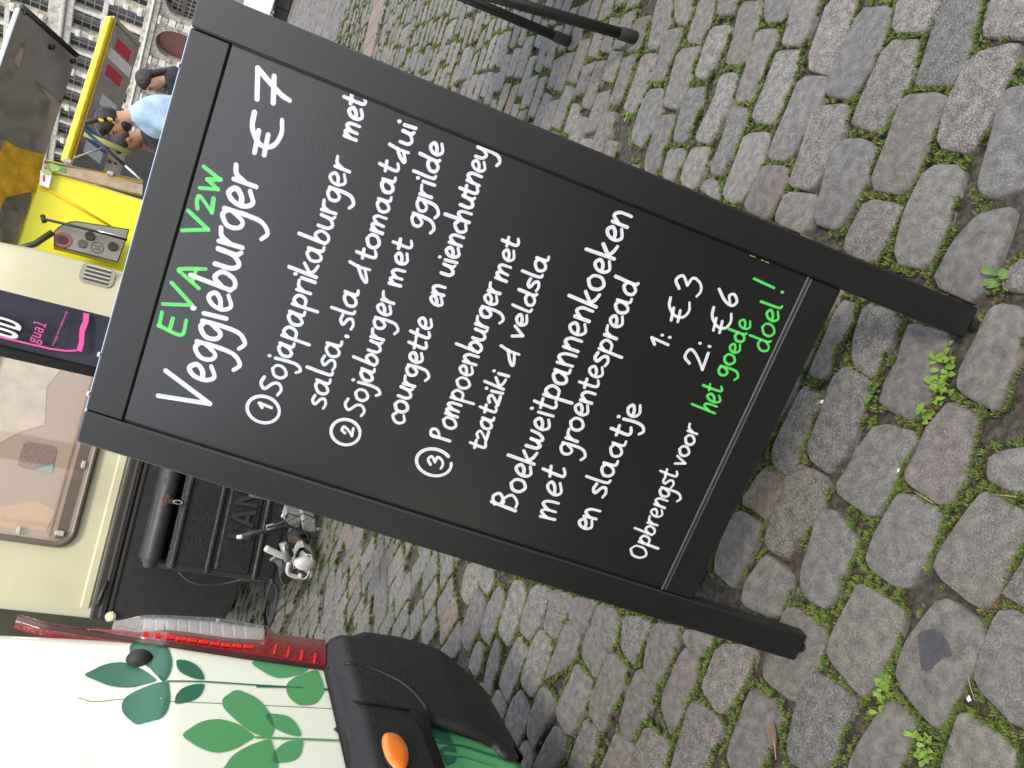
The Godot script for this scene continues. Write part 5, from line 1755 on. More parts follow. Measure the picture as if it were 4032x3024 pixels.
	for q in [[205, 180], [290, 235]]:
		var v: Vector2 = fp.call(q[0], q[1])
		obj("catch", bx(Vector3(0.03, 0.025, 0.02), Vector3(v.x - 0.012, v.y, 0.012), 0.004), black, flap)
	# flap 2 further along, with its yellow beam
	var P := at_z(442, 76, 9.6)
	var Q := onp(268, 640, P, n)
	var H := onp(550, 185, P, a)
	var n2 := a.cross(P - H).normalized()
	if n2.dot(CAM - H) < 0: n2 = -n2
	var gb := Basis(a, n2.cross(a), n2)
	var g2 := Node3D.new()
	g2.name = "second_flap"
	o.add_child(g2, true)
	var gt := Transform3D(gb, H)
	g2.transform = ti * gt
	var gi := gt.affine_inverse()
	var pl := gi * P
	var ql := gi * Q
	var w := pl.y
	var long := absf(ql.x - pl.x)
	var ln := PackedVector2Array([Vector2(0, 0), Vector2(0, w), Vector2(-long, w), Vector2(-long, 0)])
	obj("mirror_lining", prism(ln, Transform3D(Basis(), Vector3(0, 0, -0.012)), 0.012), mirror, g2)
	obj("skin", prism(ln, Transform3D(Basis(), Vector3(0, 0, -0.05)), 0.035), lemon, g2)
	obj("yellow_beam", bx(Vector3(long, 0.055, 0.075), Vector3(-long * 0.5, w + 0.022, -0.01), 0.008), wear(mat(lin(0.82, 0.66, 0.03), 0.3), 0.02, 0.85, 1.0, 140, 2.0), g2)
	obj("beam_groove", bx(Vector3(long, 0.006, 0.004), Vector3(-long * 0.5, w + 0.025, 0.029)), gold, g2)
	obj("gold_lip", bx(Vector3(long, 0.014, 0.05), Vector3(-long * 0.5, w - 0.014, 0.012), 0.004), mat(lin(0.45, 0.25, 0.03), 0.35), g2)
	obj("end_bar", bx(Vector3(0.05, w, 0.05), Vector3(0.02, w * 0.5, -0.01), 0.006), mat(lin(0.34, 0.3, 0.25), 0.5), g2)
	var prints := [[-0.1, 0.25, 0.32, 0.5, lin(0.5, 0.035, 0.05)], [-0.22, 0.1, 0.2, 0.85, lin(0.72, 0.68, 0.68)], [-0.36, 0.3, 0.3, 0.5, lin(0.5, 0.035, 0.05)], [-0.62, 0.2, 0.14, 0.5, lin(0.6, 0.6, 0.62)], [-0.95, 0.1, 0.12, 0.8, lin(0.05, 0.14, 0.4)], [-1.06, 0.2, 0.1, 0.55, lin(0.55, 0.6, 0.7)]]  # red, white and blue reflections painted onto the mirror lining
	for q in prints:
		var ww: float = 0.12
		obj("painted_reflection", bx(Vector3(ww, w * q[3], 0.002), Vector3(q[0] * long / 1.32 - ww * 0.5, w * (q[1] + q[3] * 0.5) * 0.9, 0.0016)), mat(q[4], 0.35), g2)
	# open galley behind, dark, with its burner panel
	var gw0: Vector3 = on.call(330, 690, -4.4)
	var gw1: Vector3 = on.call(470, 560, -4.4)
	obj("galley_wall", bx(Vector3(gw1.x - gw0.x + 0.6, 2.0, 0.04), Vector3((gw1.x + gw0.x - 0.6) * 0.5, 1.0, -4.4), 0.004), mat(lin(0.02, 0.02, 0.019), 0.6), o)
	obj("galley_counter", bx(Vector3(1.0, 0.05, 0.8), Vector3(0.55, 0.98, -0.55), 0.006), mat(lin(0.1, 0.1, 0.1), 0.35, 0.6), o)
	obj("galley_front", bx(Vector3(1.0, 0.75, 0.05), Vector3(0.55, 0.58, -0.17), 0.006), mat(lin(0.03, 0.03, 0.03), 0.5), o)
	var bp0 = on.call(380, 605, -2.6)
	var bp1 = on.call(485, 650, -2.6)
	var bp := Node3D.new()
	bp.name = "burner_panel"
	o.add_child(bp, true)
	var bc: Vector3 = (bp0 + bp1) * 0.5
	obj("plate", bx(Vector3(0.36, 0.26, 0.02), Vector3(bc.x, bc.y, -2.66), 0.004), mat(lin(0.16, 0.14, 0.12), 0.5, 0.3), bp)
	for k in 3: obj("knob", prism(oval(0.022 - k * 0.004, 0.022 - k * 0.004, 12, bc.x, bc.y + 0.06 - k * 0.055), Transform3D(Basis(), Vector3(0, 0, -2.65)), 0.02, 0.004), mat(lin(0.04, 0.025, 0.02), 0.4), bp)
	obj("green_shelf", rod([on.call(331, 526, -0.6), on.call(515, 604, -0.6)], 0.02, 6), mat(lin(0.25, 0.27, 0.08), 0.5), o)
	obj("gas_strut", rod([on.call(331, 510, -0.1), on.call(491, 651, -0.05)], 0.011, 8), black, o)
	obj("strut_piston", rod([on.call(488, 648, -0.05), on.call(561, 713, -0.02)], 0.007, 8), mat(lin(0.75, 0.75, 0.75), 0.25, 0.6), o)
	obj("stay_rod", rod([on.call(293, 621, -0.15), on.call(404, 583, -0.15)], 0.007, 8), steel, o)
	var arm := obj("arm", rod([on.call(331, 483, -0.3), on.call(392, 470, -0.3), on.call(452, 466, -0.3)], 0.02, 8), black, o)
	for q in [[399, 472], [434, 468]]:
		var v = on.call(q[0], q[1], -0.275)
		obj("brass_cap", prism(oval(0.012, 0.02, 12, v.x, v.y), Transform3D(Basis(), Vector3(0, 0, -0.285)), 0.012, 0.003), mat(lin(0.7, 0.42, 0.08), 0.3, 0.6), arm)
	# grey socket panel at the near end
	var k := 0.3316
	var sp := PackedVector2Array()
	var z := 0.22
	for q in [[640, 640], [690, 590], [760, 545], [840, 520], [915, 515], [1540, 612], [1490, 760], [1402, 1005], [640, 812]]:
		var v: Vector3 = on.call(q[0] * k, 700 + q[1] * k, z)
		sp.append(Vector2(v.x, v.y))
	var spn := Node3D.new()
	spn.name = "socket_panel"
	o.add_child(spn, true)
	obj("plate", prism(sp, Transform3D(Basis(), Vector3(0, 0, z - 0.06)), 0.06, 0.006), wear(mat(lin(0.3, 0.28, 0.25), 0.4, 0.4), 0.01, 0.85, 1.0, 150, 2.0), spn)
	var disc := func(called: String, x: float, y: float, r: float, m: Material, d := 0.006):
		var v: Vector3 = on.call(x * k, 700 + y * k, z)
		return obj(called, prism(oval(r * k * 0.0019, r * k * 0.0019, 20, v.x, v.y), Transform3D(Basis(), Vector3(0, 0, z + 0.0005)), d, 0.002), m, spn)
	disc.call("red_ring", 748, 740, 82, mat(lin(0.28, 0.08, 0.06), 0.4))
	disc.call("black_button", 748, 742, 44, mat(lin(0.03, 0.02, 0.03), 0.3), 0.012)
	disc.call("grey_disc", 980, 786, 46, mat(lin(0.09, 0.085, 0.075), 0.5))
	for q in [[1068, 695], [1340, 820]]: disc.call("socket", q[0], q[1], 47, mat(lin(0.03, 0.028, 0.018), 0.6), 0.012)
	var rc: Vector3 = on.call(1155 * k, 700 + 828 * k, z)
	var rp := []
	for i in 25: rp.append(Vector3(rc.x + cos(TAU * i / 24) * 0.036, rc.y + sin(TAU * i / 24) * 0.036, z + 0.002))
	obj("emblem_ring", rod(rp, 0.0025, 5), mat(lin(0.1, 0.1, 0.09), 0.5), spn)
	obj("emblem", words("H", "Droid Serif", 0.036, 0.002), mat(lin(0.1, 0.1, 0.09), 0.5), spn, Transform3D(Basis(), Vector3(rc.x, rc.y, z + 0.002)))
	obj("black_strut", rod([on.call(172, 862, 0.3), on.call(382, 912, 0.3), on.call(501, 945, 0.3)], 0.009, 8), black, o)
	obj("strut_piston", rod([on.call(383, 909, 0.302), on.call(501, 941, 0.302)], 0.006, 8), mat(lin(0.7, 0.7, 0.7), 0.25, 0.5), o)
	obj("strut_bracket", rod([on.call(168, 848, 0.28), on.call(176, 876, 0.28)], 0.016, 6), black, o)
	obj("roof_channel", rod([on.call(207, 915, 0.26), on.call(140, 960, 0.26), on.call(60, 985, 0.26)], 0.02, 6), mat(lin(0.05, 0.045, 0.04), 0.35), o)

# ------------------------------------------------------------------ people
func nets(f: Callable, lo: Vector3, hi: Vector3, cell: float) -> SurfaceTool:
	# meshes the zero surface of a distance field: one vertex in each cell it crosses
	var d := Vector3i(((hi - lo) / cell).ceil()) + Vector3i.ONE
	var g := PackedFloat32Array()
	g.resize(d.x * d.y * d.z)
	var i := 0
	for z in d.z:
		for y in d.y:
			for x in d.x:
				g[i] = f.call(lo + Vector3(x, y, z) * cell)
				i += 1
	var id := {}
	var vs := []
	var sx := 1
	var sy := d.x
	var sz := d.x * d.y
	var offs := [0, sx, sy, sx + sy, sz, sx + sz, sy + sz, sx + sy + sz]
	var edges := [[0, 1], [2, 3], [4, 5], [6, 7], [0, 2], [1, 3], [4, 6], [5, 7], [0, 4], [1, 5], [2, 6], [3, 7]]
	for z in d.z - 1:
		for y in d.y - 1:
			for x in d.x - 1:
				var b := x + y * sy + z * sz
				var neg := 0
				for o in offs:
					if g[b + o] < 0: neg += 1
				if neg == 0 or neg == 8: continue
				var p := Vector3.ZERO
				var n := 0
				for e in edges:
					var u := g[b + offs[e[0]]]
					var v := g[b + offs[e[1]]]
					if (u < 0) != (v < 0):
						var t := u / (u - v)
						p += Vector3(e[0] & 1, (e[0] >> 1) & 1, e[0] >> 2).lerp(Vector3(e[1] & 1, (e[1] >> 1) & 1, e[1] >> 2), t)
						n += 1
				id[b] = vs.size()
				vs.append(lo + (Vector3(x, y, z) + p / n) * cell)
	var st := mb(false)
	for v in vs: st.add_vertex(v)
	for b in id:
		for ax in 3:
			var s: int = [sx, sy, sz][ax]
			var u: int = [sy, sz, sx][ax]
			var v: int = [sz, sx, sy][ax]
			if (g[b] < 0) == (g[b + s] < 0): continue
			if not (id.has(b - u) and id.has(b - v) and id.has(b - u - v)): continue
			var q := [id[b], id[b - u], id[b - u - v], id[b - v]]
			if g[b] < 0: q = [q[0], q[3], q[2], q[1]]
			for k in [0, 2, 1, 0, 3, 2]: st.add_index(q[k])
	return st

func cap(p: Vector3, a: Vector3, b: Vector3, ra: float, rb: float) -> float:
	var ab := b - a
	var t := clampf((p - a).dot(ab) / ab.length_squared(), 0, 1)
	return p.distance_to(a + ab * t) - lerpf(ra, rb, t)

func ell(p: Vector3, c: Vector3, r: Vector3) -> float:
	var q := (p - c) / r
	var l := q.length()
	return (l - 1.0) * minf(r.x, minf(r.y, r.z)) if l < 1.0 else (l - 1.0) * l / ((q / r).length() / 1.0) if l > 0.001 else -0.05

func smin(a: float, b: float, k: float) -> float:
	var h := maxf(k - absf(a - b), 0.0) / k
	return minf(a, b) - h * h * k * 0.25

func person(label: String, at: Vector3, yaw: float, tall: float, bend: float, nod: float, look: Dictionary, group := ""):
	# a standing figure that faces its own +z; bend leans the trunk forward, nod tips the head
	var o := thing("person", label, "person", Transform3D(Basis(UP, yaw), at), group)
	var k := tall / 1.75
	var hip := Vector3(0, 0.93, 0) * k
	var trunk := Basis(Vector3.RIGHT, bend)
	var neck := hip + trunk * Vector3(0, 0.54, 0.0) * k
	var chest := hip + trunk * Vector3(0, 0.36, 0.02) * k
	var sh := []
	var el := []
	var wr := []
	for s in [-1.0, 1.0]:
		sh.append(hip + trunk * Vector3(s * 0.18, 0.48, 0) * k)
		el.append(sh[-1] + Vector3(s * 0.05, -0.27, 0.06) * k)
		wr.append(el[-1] + Vector3(-s * 0.03, -0.1, 0.23) * k)
	var skin := wear(mat(look.skin, 0.5), 0.02, 0.9, 1.0, 160, 8.0)
	skin.subsurf_scatter_enabled = true
	skin.subsurf_scatter_strength = 0.2
	# head space
	var hb := trunk * Basis(Vector3.RIGHT, nod)
	var hc := neck + (trunk * Vector3(0, 0.05, 0.01) + hb * Vector3(0, 0.115, 0.025)) * k
	var hi := Transform3D(hb, hc).affine_inverse()
	var skull := func(p: Vector3) -> float:
		var q := (hi * p) / k
		var d := ell(q, Vector3(0, 0.03, -0.012), Vector3(0.076, 0.088, 0.096))
		d = smin(d, ell(q, Vector3(0, -0.035, 0.03), Vector3(0.058, 0.078, 0.062)), 0.04)
		d = smin(d, cap(q, Vector3(0, 0.004, 0.085), Vector3(0, -0.028, 0.106), 0.008, 0.0125), 0.02)
		d = smin(d, ell(q, Vector3(0, -0.094, 0.062), Vector3(0.024, 0.018, 0.02)), 0.03)
		d = smin(d, cap(q, Vector3(-0.02, -0.06, 0.083), Vector3(0.02, -0.06, 0.083), 0.007, 0.007), 0.012)
		for s in [-1.0, 1.0]:
			d = maxf(d, -ell(q, Vector3(s * 0.031, 0.008, 0.096), Vector3(0.017, 0.011, 0.014)))
			d = smin(d, ell(q, Vector3(s * 0.078, -0.01, -0.004), Vector3(0.009, 0.031, 0.018)), 0.008)
		return d * k
	var body := func(p: Vector3) -> float:
		var d := cap(p, neck - trunk * Vector3(0, 0.08, 0) * k, hc + hb * Vector3(0, -0.05, -0.02) * k, 0.062 * k, 0.052 * k)
		d = smin(d, skull.call(p), 0.03)
		d = minf(d, cap(p, hip + trunk * Vector3(0, 0.05, 0) * k, chest, 0.1 * k, 0.1 * k))
		for i in 2:
			d = minf(d, cap(p, sh[i], el[i], 0.045 * k, 0.038 * k))
			d = smin(d, cap(p, el[i], wr[i], 0.038 * k, 0.026 * k), 0.03)
		return d
	var lo := Vector3(-0.34, 0.75 * k, -0.35)
	var high := Vector3(0.34, tall + 0.1, 0.75)
	obj("body", fin(nets(body, Vector3(-0.34, 0.85, -0.3) * k, Vector3(0.34, 1.9, 0.62 + sin(bend) * 0.6) * k, 0.018)), skin, o)
	for i in 2:                                       # hands: a palm and five bent fingers each
		var s := -1.0 if i == 0 else 1.0
		var st := mb(false)
		var d: Vector3 = (wr[i] - el[i]).normalized()
		var side := d.cross(UP).normalized()
		var palm: Vector3 = wr[i] + d * 0.05 * k
		tube(st, [wr[i], palm, wr[i] + d * 0.09 * k], [0.027 * k, 0.036 * k, 0.034 * k], 10)
		for f in 4:
			var b0: Vector3 = wr[i] + (d * 0.085 + side * (f - 1.5) * 0.019) * k
			var l: float = [0.062, 0.075, 0.07, 0.052][f] * k
			tube(st, [b0, b0 + d * l * 0.5 - UP * l * 0.12, b0 + d * l * 0.85 - UP * l * 0.5], [0.0095 * k, 0.0088 * k, 0.007 * k], 7)
		var tb: Vector3 = wr[i] + (d * 0.03 - side * s * 0.03) * k
		tube(st, [tb, tb + (d * 0.03 - side * s * 0.025) * k, tb + (d * 0.058 - side * s * 0.02 - UP * 0.01) * k], [0.012 * k, 0.0105 * k, 0.008 * k], 7)
		obj("hand", fin(st), skin, o)
	for s in [-1.0, 1.0]:
		var e := hc + hb * Vector3(s * 0.031, 0.007, 0.083) * k
		var es := mb(false)
		dome(es, Transform3D(hb, e), 0.014 * k, 0.007 * k, 0.008 * k, 12, 4)
		obj("eye", fin(es), mat(lin(0.07, 0.05, 0.04), 0.2), o)
		obj("eyebrow", rod([hc + hb * Vector3(s * 0.014, 0.024, 0.09) * k, hc + hb * Vector3(s * 0.032, 0.029, 0.085) * k, hc + hb * Vector3(s * 0.05, 0.022, 0.07) * k], 0.0042 * k, 6), look.hairm, o)
	obj("lips", rod([hc + hb * Vector3(-0.022, -0.062, 0.08) * k, hc + hb * Vector3(0, -0.06, 0.092) * k, hc + hb * Vector3(0.022, -0.062, 0.08) * k], 0.0055 * k, 6), mat(lin(0.36, 0.14, 0.11), 0.4), o)
	var strands := noise(16.0, 171, FastNoiseLite.TYPE_SIMPLEX_SMOOTH, 2)
	var hair := func(p: Vector3) -> float:
		var q := (hi * p) / k
		var d := ell(q, Vector3(0, 0.036, -0.018), Vector3(0.086, 0.098, 0.106))
		var line: float = 0.05 - q.z * (0.0 if q.z < 0.02 else -0.2)
		d = maxf(d, -(ell(q, Vector3(0, -0.045, 0.085), Vector3(0.09, 0.105, 0.075))))
		d = maxf(d, -0.062 - q.y if look.short else -0.09 - q.y)
		if look.short:
			d = smin(d, ell(q, Vector3(0, 0.108, 0.045), Vector3(0.06, 0.03, 0.05)), 0.03)
		else:
			for s in [-1.0, 1.0]:
				d = smin(d, cap(q, Vector3(s * 0.045, 0.0, -0.05), Vector3(s * 0.035, -0.27, -0.08), 0.038, 0.036), 0.04)
			d = smin(d, cap(q, Vector3(-0.06, -0.02, 0.02), Vector3(-0.075, -0.17, 0.045), 0.015, 0.022), 0.02)
		return (d + 0.006 * strands.get_noise_3d(q.x * 6.0, q.y * 1.2, q.z * 6.0)) * k
	obj("hair", fin(nets(hair, hc - Vector3(0.16, 0.4 if not look.short else 0.16, 0.3) * k, hc + Vector3(0.16, 0.22, 0.22) * k, 0.011)), look.hairm, o)
	if look.get("beard", false):
		var beard := func(p: Vector3) -> float:
			var q := (hi * p) / k
			var d := ell(q, Vector3(0, -0.052, 0.032), Vector3(0.0615, 0.072, 0.062))
			d = maxf(d, q.y + 0.03 + maxf(0.0, q.z - 0.02) * 0.45)
			return maxf(d, -ell(q, Vector3(0, -0.062, 0.1), Vector3(0.024, 0.009, 0.03))) * k
		obj("beard", fin(nets(beard, hc - Vector3(0.09, 0.2, 0.12) * k, hc + Vector3(0.09, 0.08, 0.2) * k, 0.009)), look.hairm, o)
	var folds := noise(4.0, 181, FastNoiseLite.TYPE_SIMPLEX_SMOOTH, 3)
	var shirt := func(p: Vector3) -> float:
		var d := cap(p, hip + trunk * Vector3(-0.06, 0.02, 0) * k, hip + trunk * Vector3(0.06, 0.02, 0) * k, 0.135 * k, 0.135 * k)
		d = smin(d, cap(p, hip, chest, 0.15 * k, 0.145 * k), 0.1 * k)
		d = smin(d, cap(p, chest - trunk * Vector3(0.08, 0, 0) * k, chest + trunk * Vector3(0.08, 0, 0) * k, 0.132 * k, 0.132 * k), 0.12 * k)
		d = smin(d, cap(p, sh[0] + trunk * Vector3(0.02, -0.0, 0) * k, sh[1] - trunk * Vector3(0.02, 0, 0) * k, 0.07 * k, 0.07 * k), 0.08 * k)
		for i in 2:
			d = smin(d, cap(p, sh[i], el[i], 0.066 * k, 0.056 * k), 0.05 * k)
			if look.sleeves: d = smin(d, cap(p, el[i], wr[i] - (wr[i] - el[i]) * 0.1, 0.054 * k, 0.043 * k), 0.04 * k)
		d = smin(d, cap(p, neck - trunk * Vector3(0, 0.06, 0) * k, neck + trunk * Vector3(0, 0.005, 0.0) * k, 0.085 * k, 0.068 * k), 0.04 * k)
		d = maxf(d, (trunk.inverse() * (p - neck)).y - 0.03 * k)
		return d + 0.012 * folds.get_noise_3dv(p)
	obj("shirt", fin(nets(shirt, Vector3(-0.4, 0.76, -0.32) * k, Vector3(0.4, 1.62, 0.62 + sin(bend) * 0.55) * k, 0.024)), look.shirt, o)
	var cl := []
	for i in 15:
		var g := TAU * i / 14.0
		cl.append(neck + trunk * Vector3(cos(g) * 0.066, 0.02 - 0.03 * maxf(0, sin(g)), sin(g) * 0.068 + 0.006) * k)
	obj("collar", rod(cl, 0.014 * k, 7), look.shirt, o)
	var legs := func(p: Vector3) -> float:
		var d := 9.0
		for s in [-1.0, 1.0]:
			var kn := Vector3(s * 0.1, 0.49, 0.02) * k
			d = smin(d, cap(p, Vector3(s * 0.085, 0.88, 0) * k, kn, 0.098 * k, 0.068 * k), 0.04)
			d = smin(d, cap(p, kn, Vector3(s * 0.105, 0.1, 0) * k, 0.066 * k, 0.052 * k), 0.03)
		return d
	obj("trousers", fin(nets(legs, Vector3(-0.25, 0.02, -0.16) * k, Vector3(0.25, 1.02, 0.16) * k, 0.032)), look.legs, o)
	for s in [-1.0, 1.0]:
		var ss := mb(false)
		tube(ss, [Vector3(s * 0.105, 0.045, -0.07) * k, Vector3(s * 0.107, 0.05, 0.02) * k, Vector3(s * 0.115, 0.04, 0.16) * k, Vector3(s * 0.116, 0.035, 0.2) * k], [0.034 * k, 0.044 * k, 0.04 * k, 0.02 * k], 10)
		obj("shoe", fin(ss), mat(lin(0.03, 0.025, 0.022), 0.5), o)
	return o

func build_people():
	var brown := wear(mat(lin(0.028, 0.018, 0.013), 0.45), 0.05, 0.6, 1.0, 190, 12.0, 4.0)
	var dark := wear(mat(lin(0.017, 0.013, 0.011), 0.5), 0.05, 0.6, 1.0, 191, 12.0, 4.0)
	var navy := wear(mat(lin(0.02, 0.02, 0.028), 0.8), 0.03, 0.8, 1.0, 192, 5.0)
	var blue := wear(mat(lin(0.4, 0.55, 0.78), 0.75), 0.02, 0.88, 1.0, 193, 4.0)
	var jeans := mat(lin(0.03, 0.045, 0.085), 0.85)
	var w := onp(600, 300, Vector3(0, 0, -8.7), Vector3(0, 0, 1))
	person("woman with long dark hair looking down to the left, right of the two men", Vector3(w.x + 0.06, 0, w.z), -PI / 2 + 0.35, 1.62, 0.06, 0.42, {"skin": lin(0.52, 0.3, 0.2), "hairm": brown, "short": false, "shirt": navy, "legs": jeans, "sleeves": true})
	var m := onp(470, 470, Vector3(0, 0, -8.0), Vector3(0, 0, 1))
	person("bearded man in a light blue shirt bending forward beside the yellow food trailer", Vector3(m.x + 0.3, 0, m.z), -PI / 2 + 0.2, 1.86, 0.4, 0.12, {"skin": lin(0.5, 0.27, 0.18), "hairm": dark, "short": true, "beard": true, "shirt": blue, "legs": jeans, "sleeves": true})
	var m2 := onp(540, 545, Vector3(0, 0, -8.6), Vector3(0, 0, 1))
	person("dark-haired man mostly hidden behind the man in the light blue shirt", Vector3(m2.x + 0.22, 0, m2.z), -PI / 2 + 0.25, 1.72, 0.32, 0.3, {"skin": lin(0.36, 0.17, 0.1), "hairm": dark, "short": true, "shirt": navy, "legs": jeans, "sleeves": true})

# ------------------------------------------------------------------ the guild house across the square
func build_facade():
	var O := lift(618, 0, 3.9)
	var a := Vector3(0.741, 0, 0.671).normalized()
	var n := a.cross(UP)
	var t := Transform3D(Basis(a, UP, n), Vector3(O.x, 0, O.z))
	var o := thing("guild_house", "tall pale stone guild house with arched doors and many-paned windows across the square", "building", t)
	var stone := wear(mat(lin(0.7, 0.65, 0.56), 0.8), 0.02, 0.7, 1.0, 201, 0.35)
	var pale := wear(mat(lin(0.84, 0.8, 0.71), 0.75), 0.02, 0.8, 1.0, 202, 0.5)
	var grey_s := wear(mat(lin(0.52, 0.48, 0.42), 0.85), 0.02, 0.75, 1.0, 203, 0.5)
	var glass := mat(lin(0.03, 0.03, 0.035), 0.08)
	var bars := mat(lin(0.3, 0.27, 0.24), 0.6)
	var bay := 4.24
	var first := -26.9                        # left edge of the first bay
	var nb := 10
	var right := first + bay * nb
	# ground floor: piers with arches
	for b in nb:
		var x0 := first + bay * b
		var cx := x0 + bay * 0.5
		var p := PackedVector2Array([Vector2(x0, 0), Vector2(x0, 3.55), Vector2(x0 + bay, 3.55), Vector2(x0 + bay, 0), Vector2(cx + 1.42, 0), Vector2(cx + 1.42, 1.93)])
		for k in range(1, 16): p.append(Vector2(cx + cos(PI * k / 16) * 1.42, 1.93 + sin(PI * k / 16) * 1.42))
		p.append(Vector2(cx - 1.42, 1.93))
		p.append(Vector2(cx - 1.42, 0))
		obj("arch_wall", prism(p, Transform3D(Basis(), Vector3(0, 0, -0.6)), 0.6), grey_s, o)
		for k in 11:                          # voussoirs round the arch
			var g := PI * (k + 0.5) / 11
			var c := Vector2(cx + cos(g) * 1.62, 1.93 + sin(g) * 1.62)
			obj("voussoir", bx(Vector3(0.4, 0.42, 0.1), Vector3.ZERO, 0.02), grey_s if k % 2 == 0 else stone, o, Transform3D(Basis(Vector3(0, 0, 1), g), Vector3(c.x, c.y, 0.03 if k % 2 == 0 else 0.02)))
		for k in 6:                           # quoin blocks of the pier
			obj("quoin", bx(Vector3(0.62 if k % 2 == 0 else 0.5, 0.5, 0.2), Vector3(x0, 0.3 + k * 0.55, 0.08), 0.03), pale if k % 2 == 0 else stone, o)
		obj("pier_capital", bx(Vector3(0.8, 0.22, 0.34), Vector3(x0, 3.42, 0.12), 0.04), pale, o)
		if b % 3 == 2:
			var door := Node3D.new()
			door.name = "red_door"
			o.add_child(door, true)
			obj("panel", bx(Vector3(2.9, 3.5, 0.1), Vector3(cx, 1.72, -0.5)), mat(lin(0.17, 0.065, 0.05), 0.6), door)
			for k in 24: obj("slat", bx(Vector3(2.9, 0.11, 0.05), Vector3(cx, 0.1 + k * 0.14, -0.43), 0.02), mat(lin(0.2, 0.08, 0.06), 0.55), door)
		else:
			var gr := Node3D.new()
			gr.name = "grilled_window"
			o.add_child(gr, true)
			obj("pane", bx(Vector3(2.9, 3.5, 0.06), Vector3(cx, 1.72, -0.5)), glass, gr)
			for k in 7: obj("bar", bx(Vector3(0.05, 3.4, 0.06), Vector3(cx - 1.2 + k * 0.4, 1.7, -0.4)), bars, gr)
			for k in 8: obj("bar", bx(Vector3(2.8, 0.05, 0.06), Vector3(cx, 0.3 + k * 0.42, -0.36)), bars, gr)
			obj("transom", bx(Vector3(2.84, 0.3, 0.14), Vector3(cx, 2.0, -0.38), 0.02), mat(lin(0.12, 0.085, 0.06), 0.7), gr)
	obj("cornice", bx(Vector3(bay * nb, 0.38, 0.5), Vector3(first + bay * nb * 0.5, 3.76, 0.0), 0.05), stone, o)
	obj("cornice_lip", bx(Vector3(bay * nb, 0.16, 0.75), Vector3(first + bay * nb * 0.5, 4.05, 0.06), 0.05), pale, o)
	# upper storeys: the wall is built of piers, mullions and bands with the windows set back between them
	var floors := [[4.45, 6.95, 7.3, 9.2, 9.5], [10.9, 13.4, 13.75, 15.6, 16.0], [17.4, 19.6, 19.9, 21.6, 22.2]]
	for f in floors:
		var y0: float = f[0]
		obj("sill_band", bx(Vector3(bay * nb, 0.42 if y0 < 5 else 1.2, 0.5), Vector3(first + bay * nb * 0.5, y0 - (0.2 if y0 < 5 else 0.6), -0.1), 0.04), stone, o)
		obj("transom_band", bx(Vector3(bay * nb, f[2] - f[1], 0.4), Vector3(first + bay * nb * 0.5, (f[1] + f[2]) * 0.5, -0.12), 0.04), pale, o)
		obj("head_band", bx(Vector3(bay * nb, f[4] - f[3] + 0.2, 0.6), Vector3(first + bay * nb * 0.5, (f[3] + f[4]) * 0.5 + 0.1, -0.05), 0.05), pale, o)
		obj("cornice", bx(Vector3(bay * nb, 0.3, 1.0), Vector3(first + bay * nb * 0.5, f[4] + 0.35, 0.12), 0.08), stone, o)
		var tall: float = f[4] - y0
		for b in nb + 1:
			var x := first + bay * b
			obj("pilaster", bx(Vector3(0.5, tall, 0.62), Vector3(x, y0 + tall * 0.5, 0.0), 0.05), stone, o)
			for k in 5: obj("carved_block", bx(Vector3(0.66 if k % 2 == 0 else 0.4, 0.34, 0.3), Vector3(x, y0 + 0.35 + k * tall / 5.2, 0.28), 0.06), pale, o)
			if b < nb:
				obj("mullion", bx(Vector3(0.34, tall, 0.44), Vector3(x + bay * 0.5, y0 + tall * 0.5, -0.08), 0.05), pale, o)
				for half in [0.25, 0.75]:
					for r in [[f[0], f[1]], [f[2], f[3]]]:
						var w := bay * 0.5 - 0.42
						var h: float = r[1] - r[0]
						var win := obj("window", bx(Vector3(w, h, 0.06), Vector3(x + bay * half, (r[0] + r[1]) * 0.5, -0.36)), glass, o)
						var st := mb()
						for k in 4: box(st, Transform3D(Basis(), Vector3(x + bay * half - w * 0.5 + w * k / 3.0, (r[0] + r[1]) * 0.5, -0.3)), Vector3(0.07, h, 0.06))
						var nr := 5 if h > 2.2 else 4
						for k in nr: box(st, Transform3D(Basis(), Vector3(x + bay * half, r[0] + h * k / (nr - 1.0), -0.297)), Vector3(w, 0.06, 0.06))
						obj("glazing_bars", fin(st), bars, win)
	obj("rear_mass", bx(Vector3(bay * nb, 24.0, 8.0), Vector3(first + bay * nb * 0.5, 12.0, -4.7)), grey_s, o)

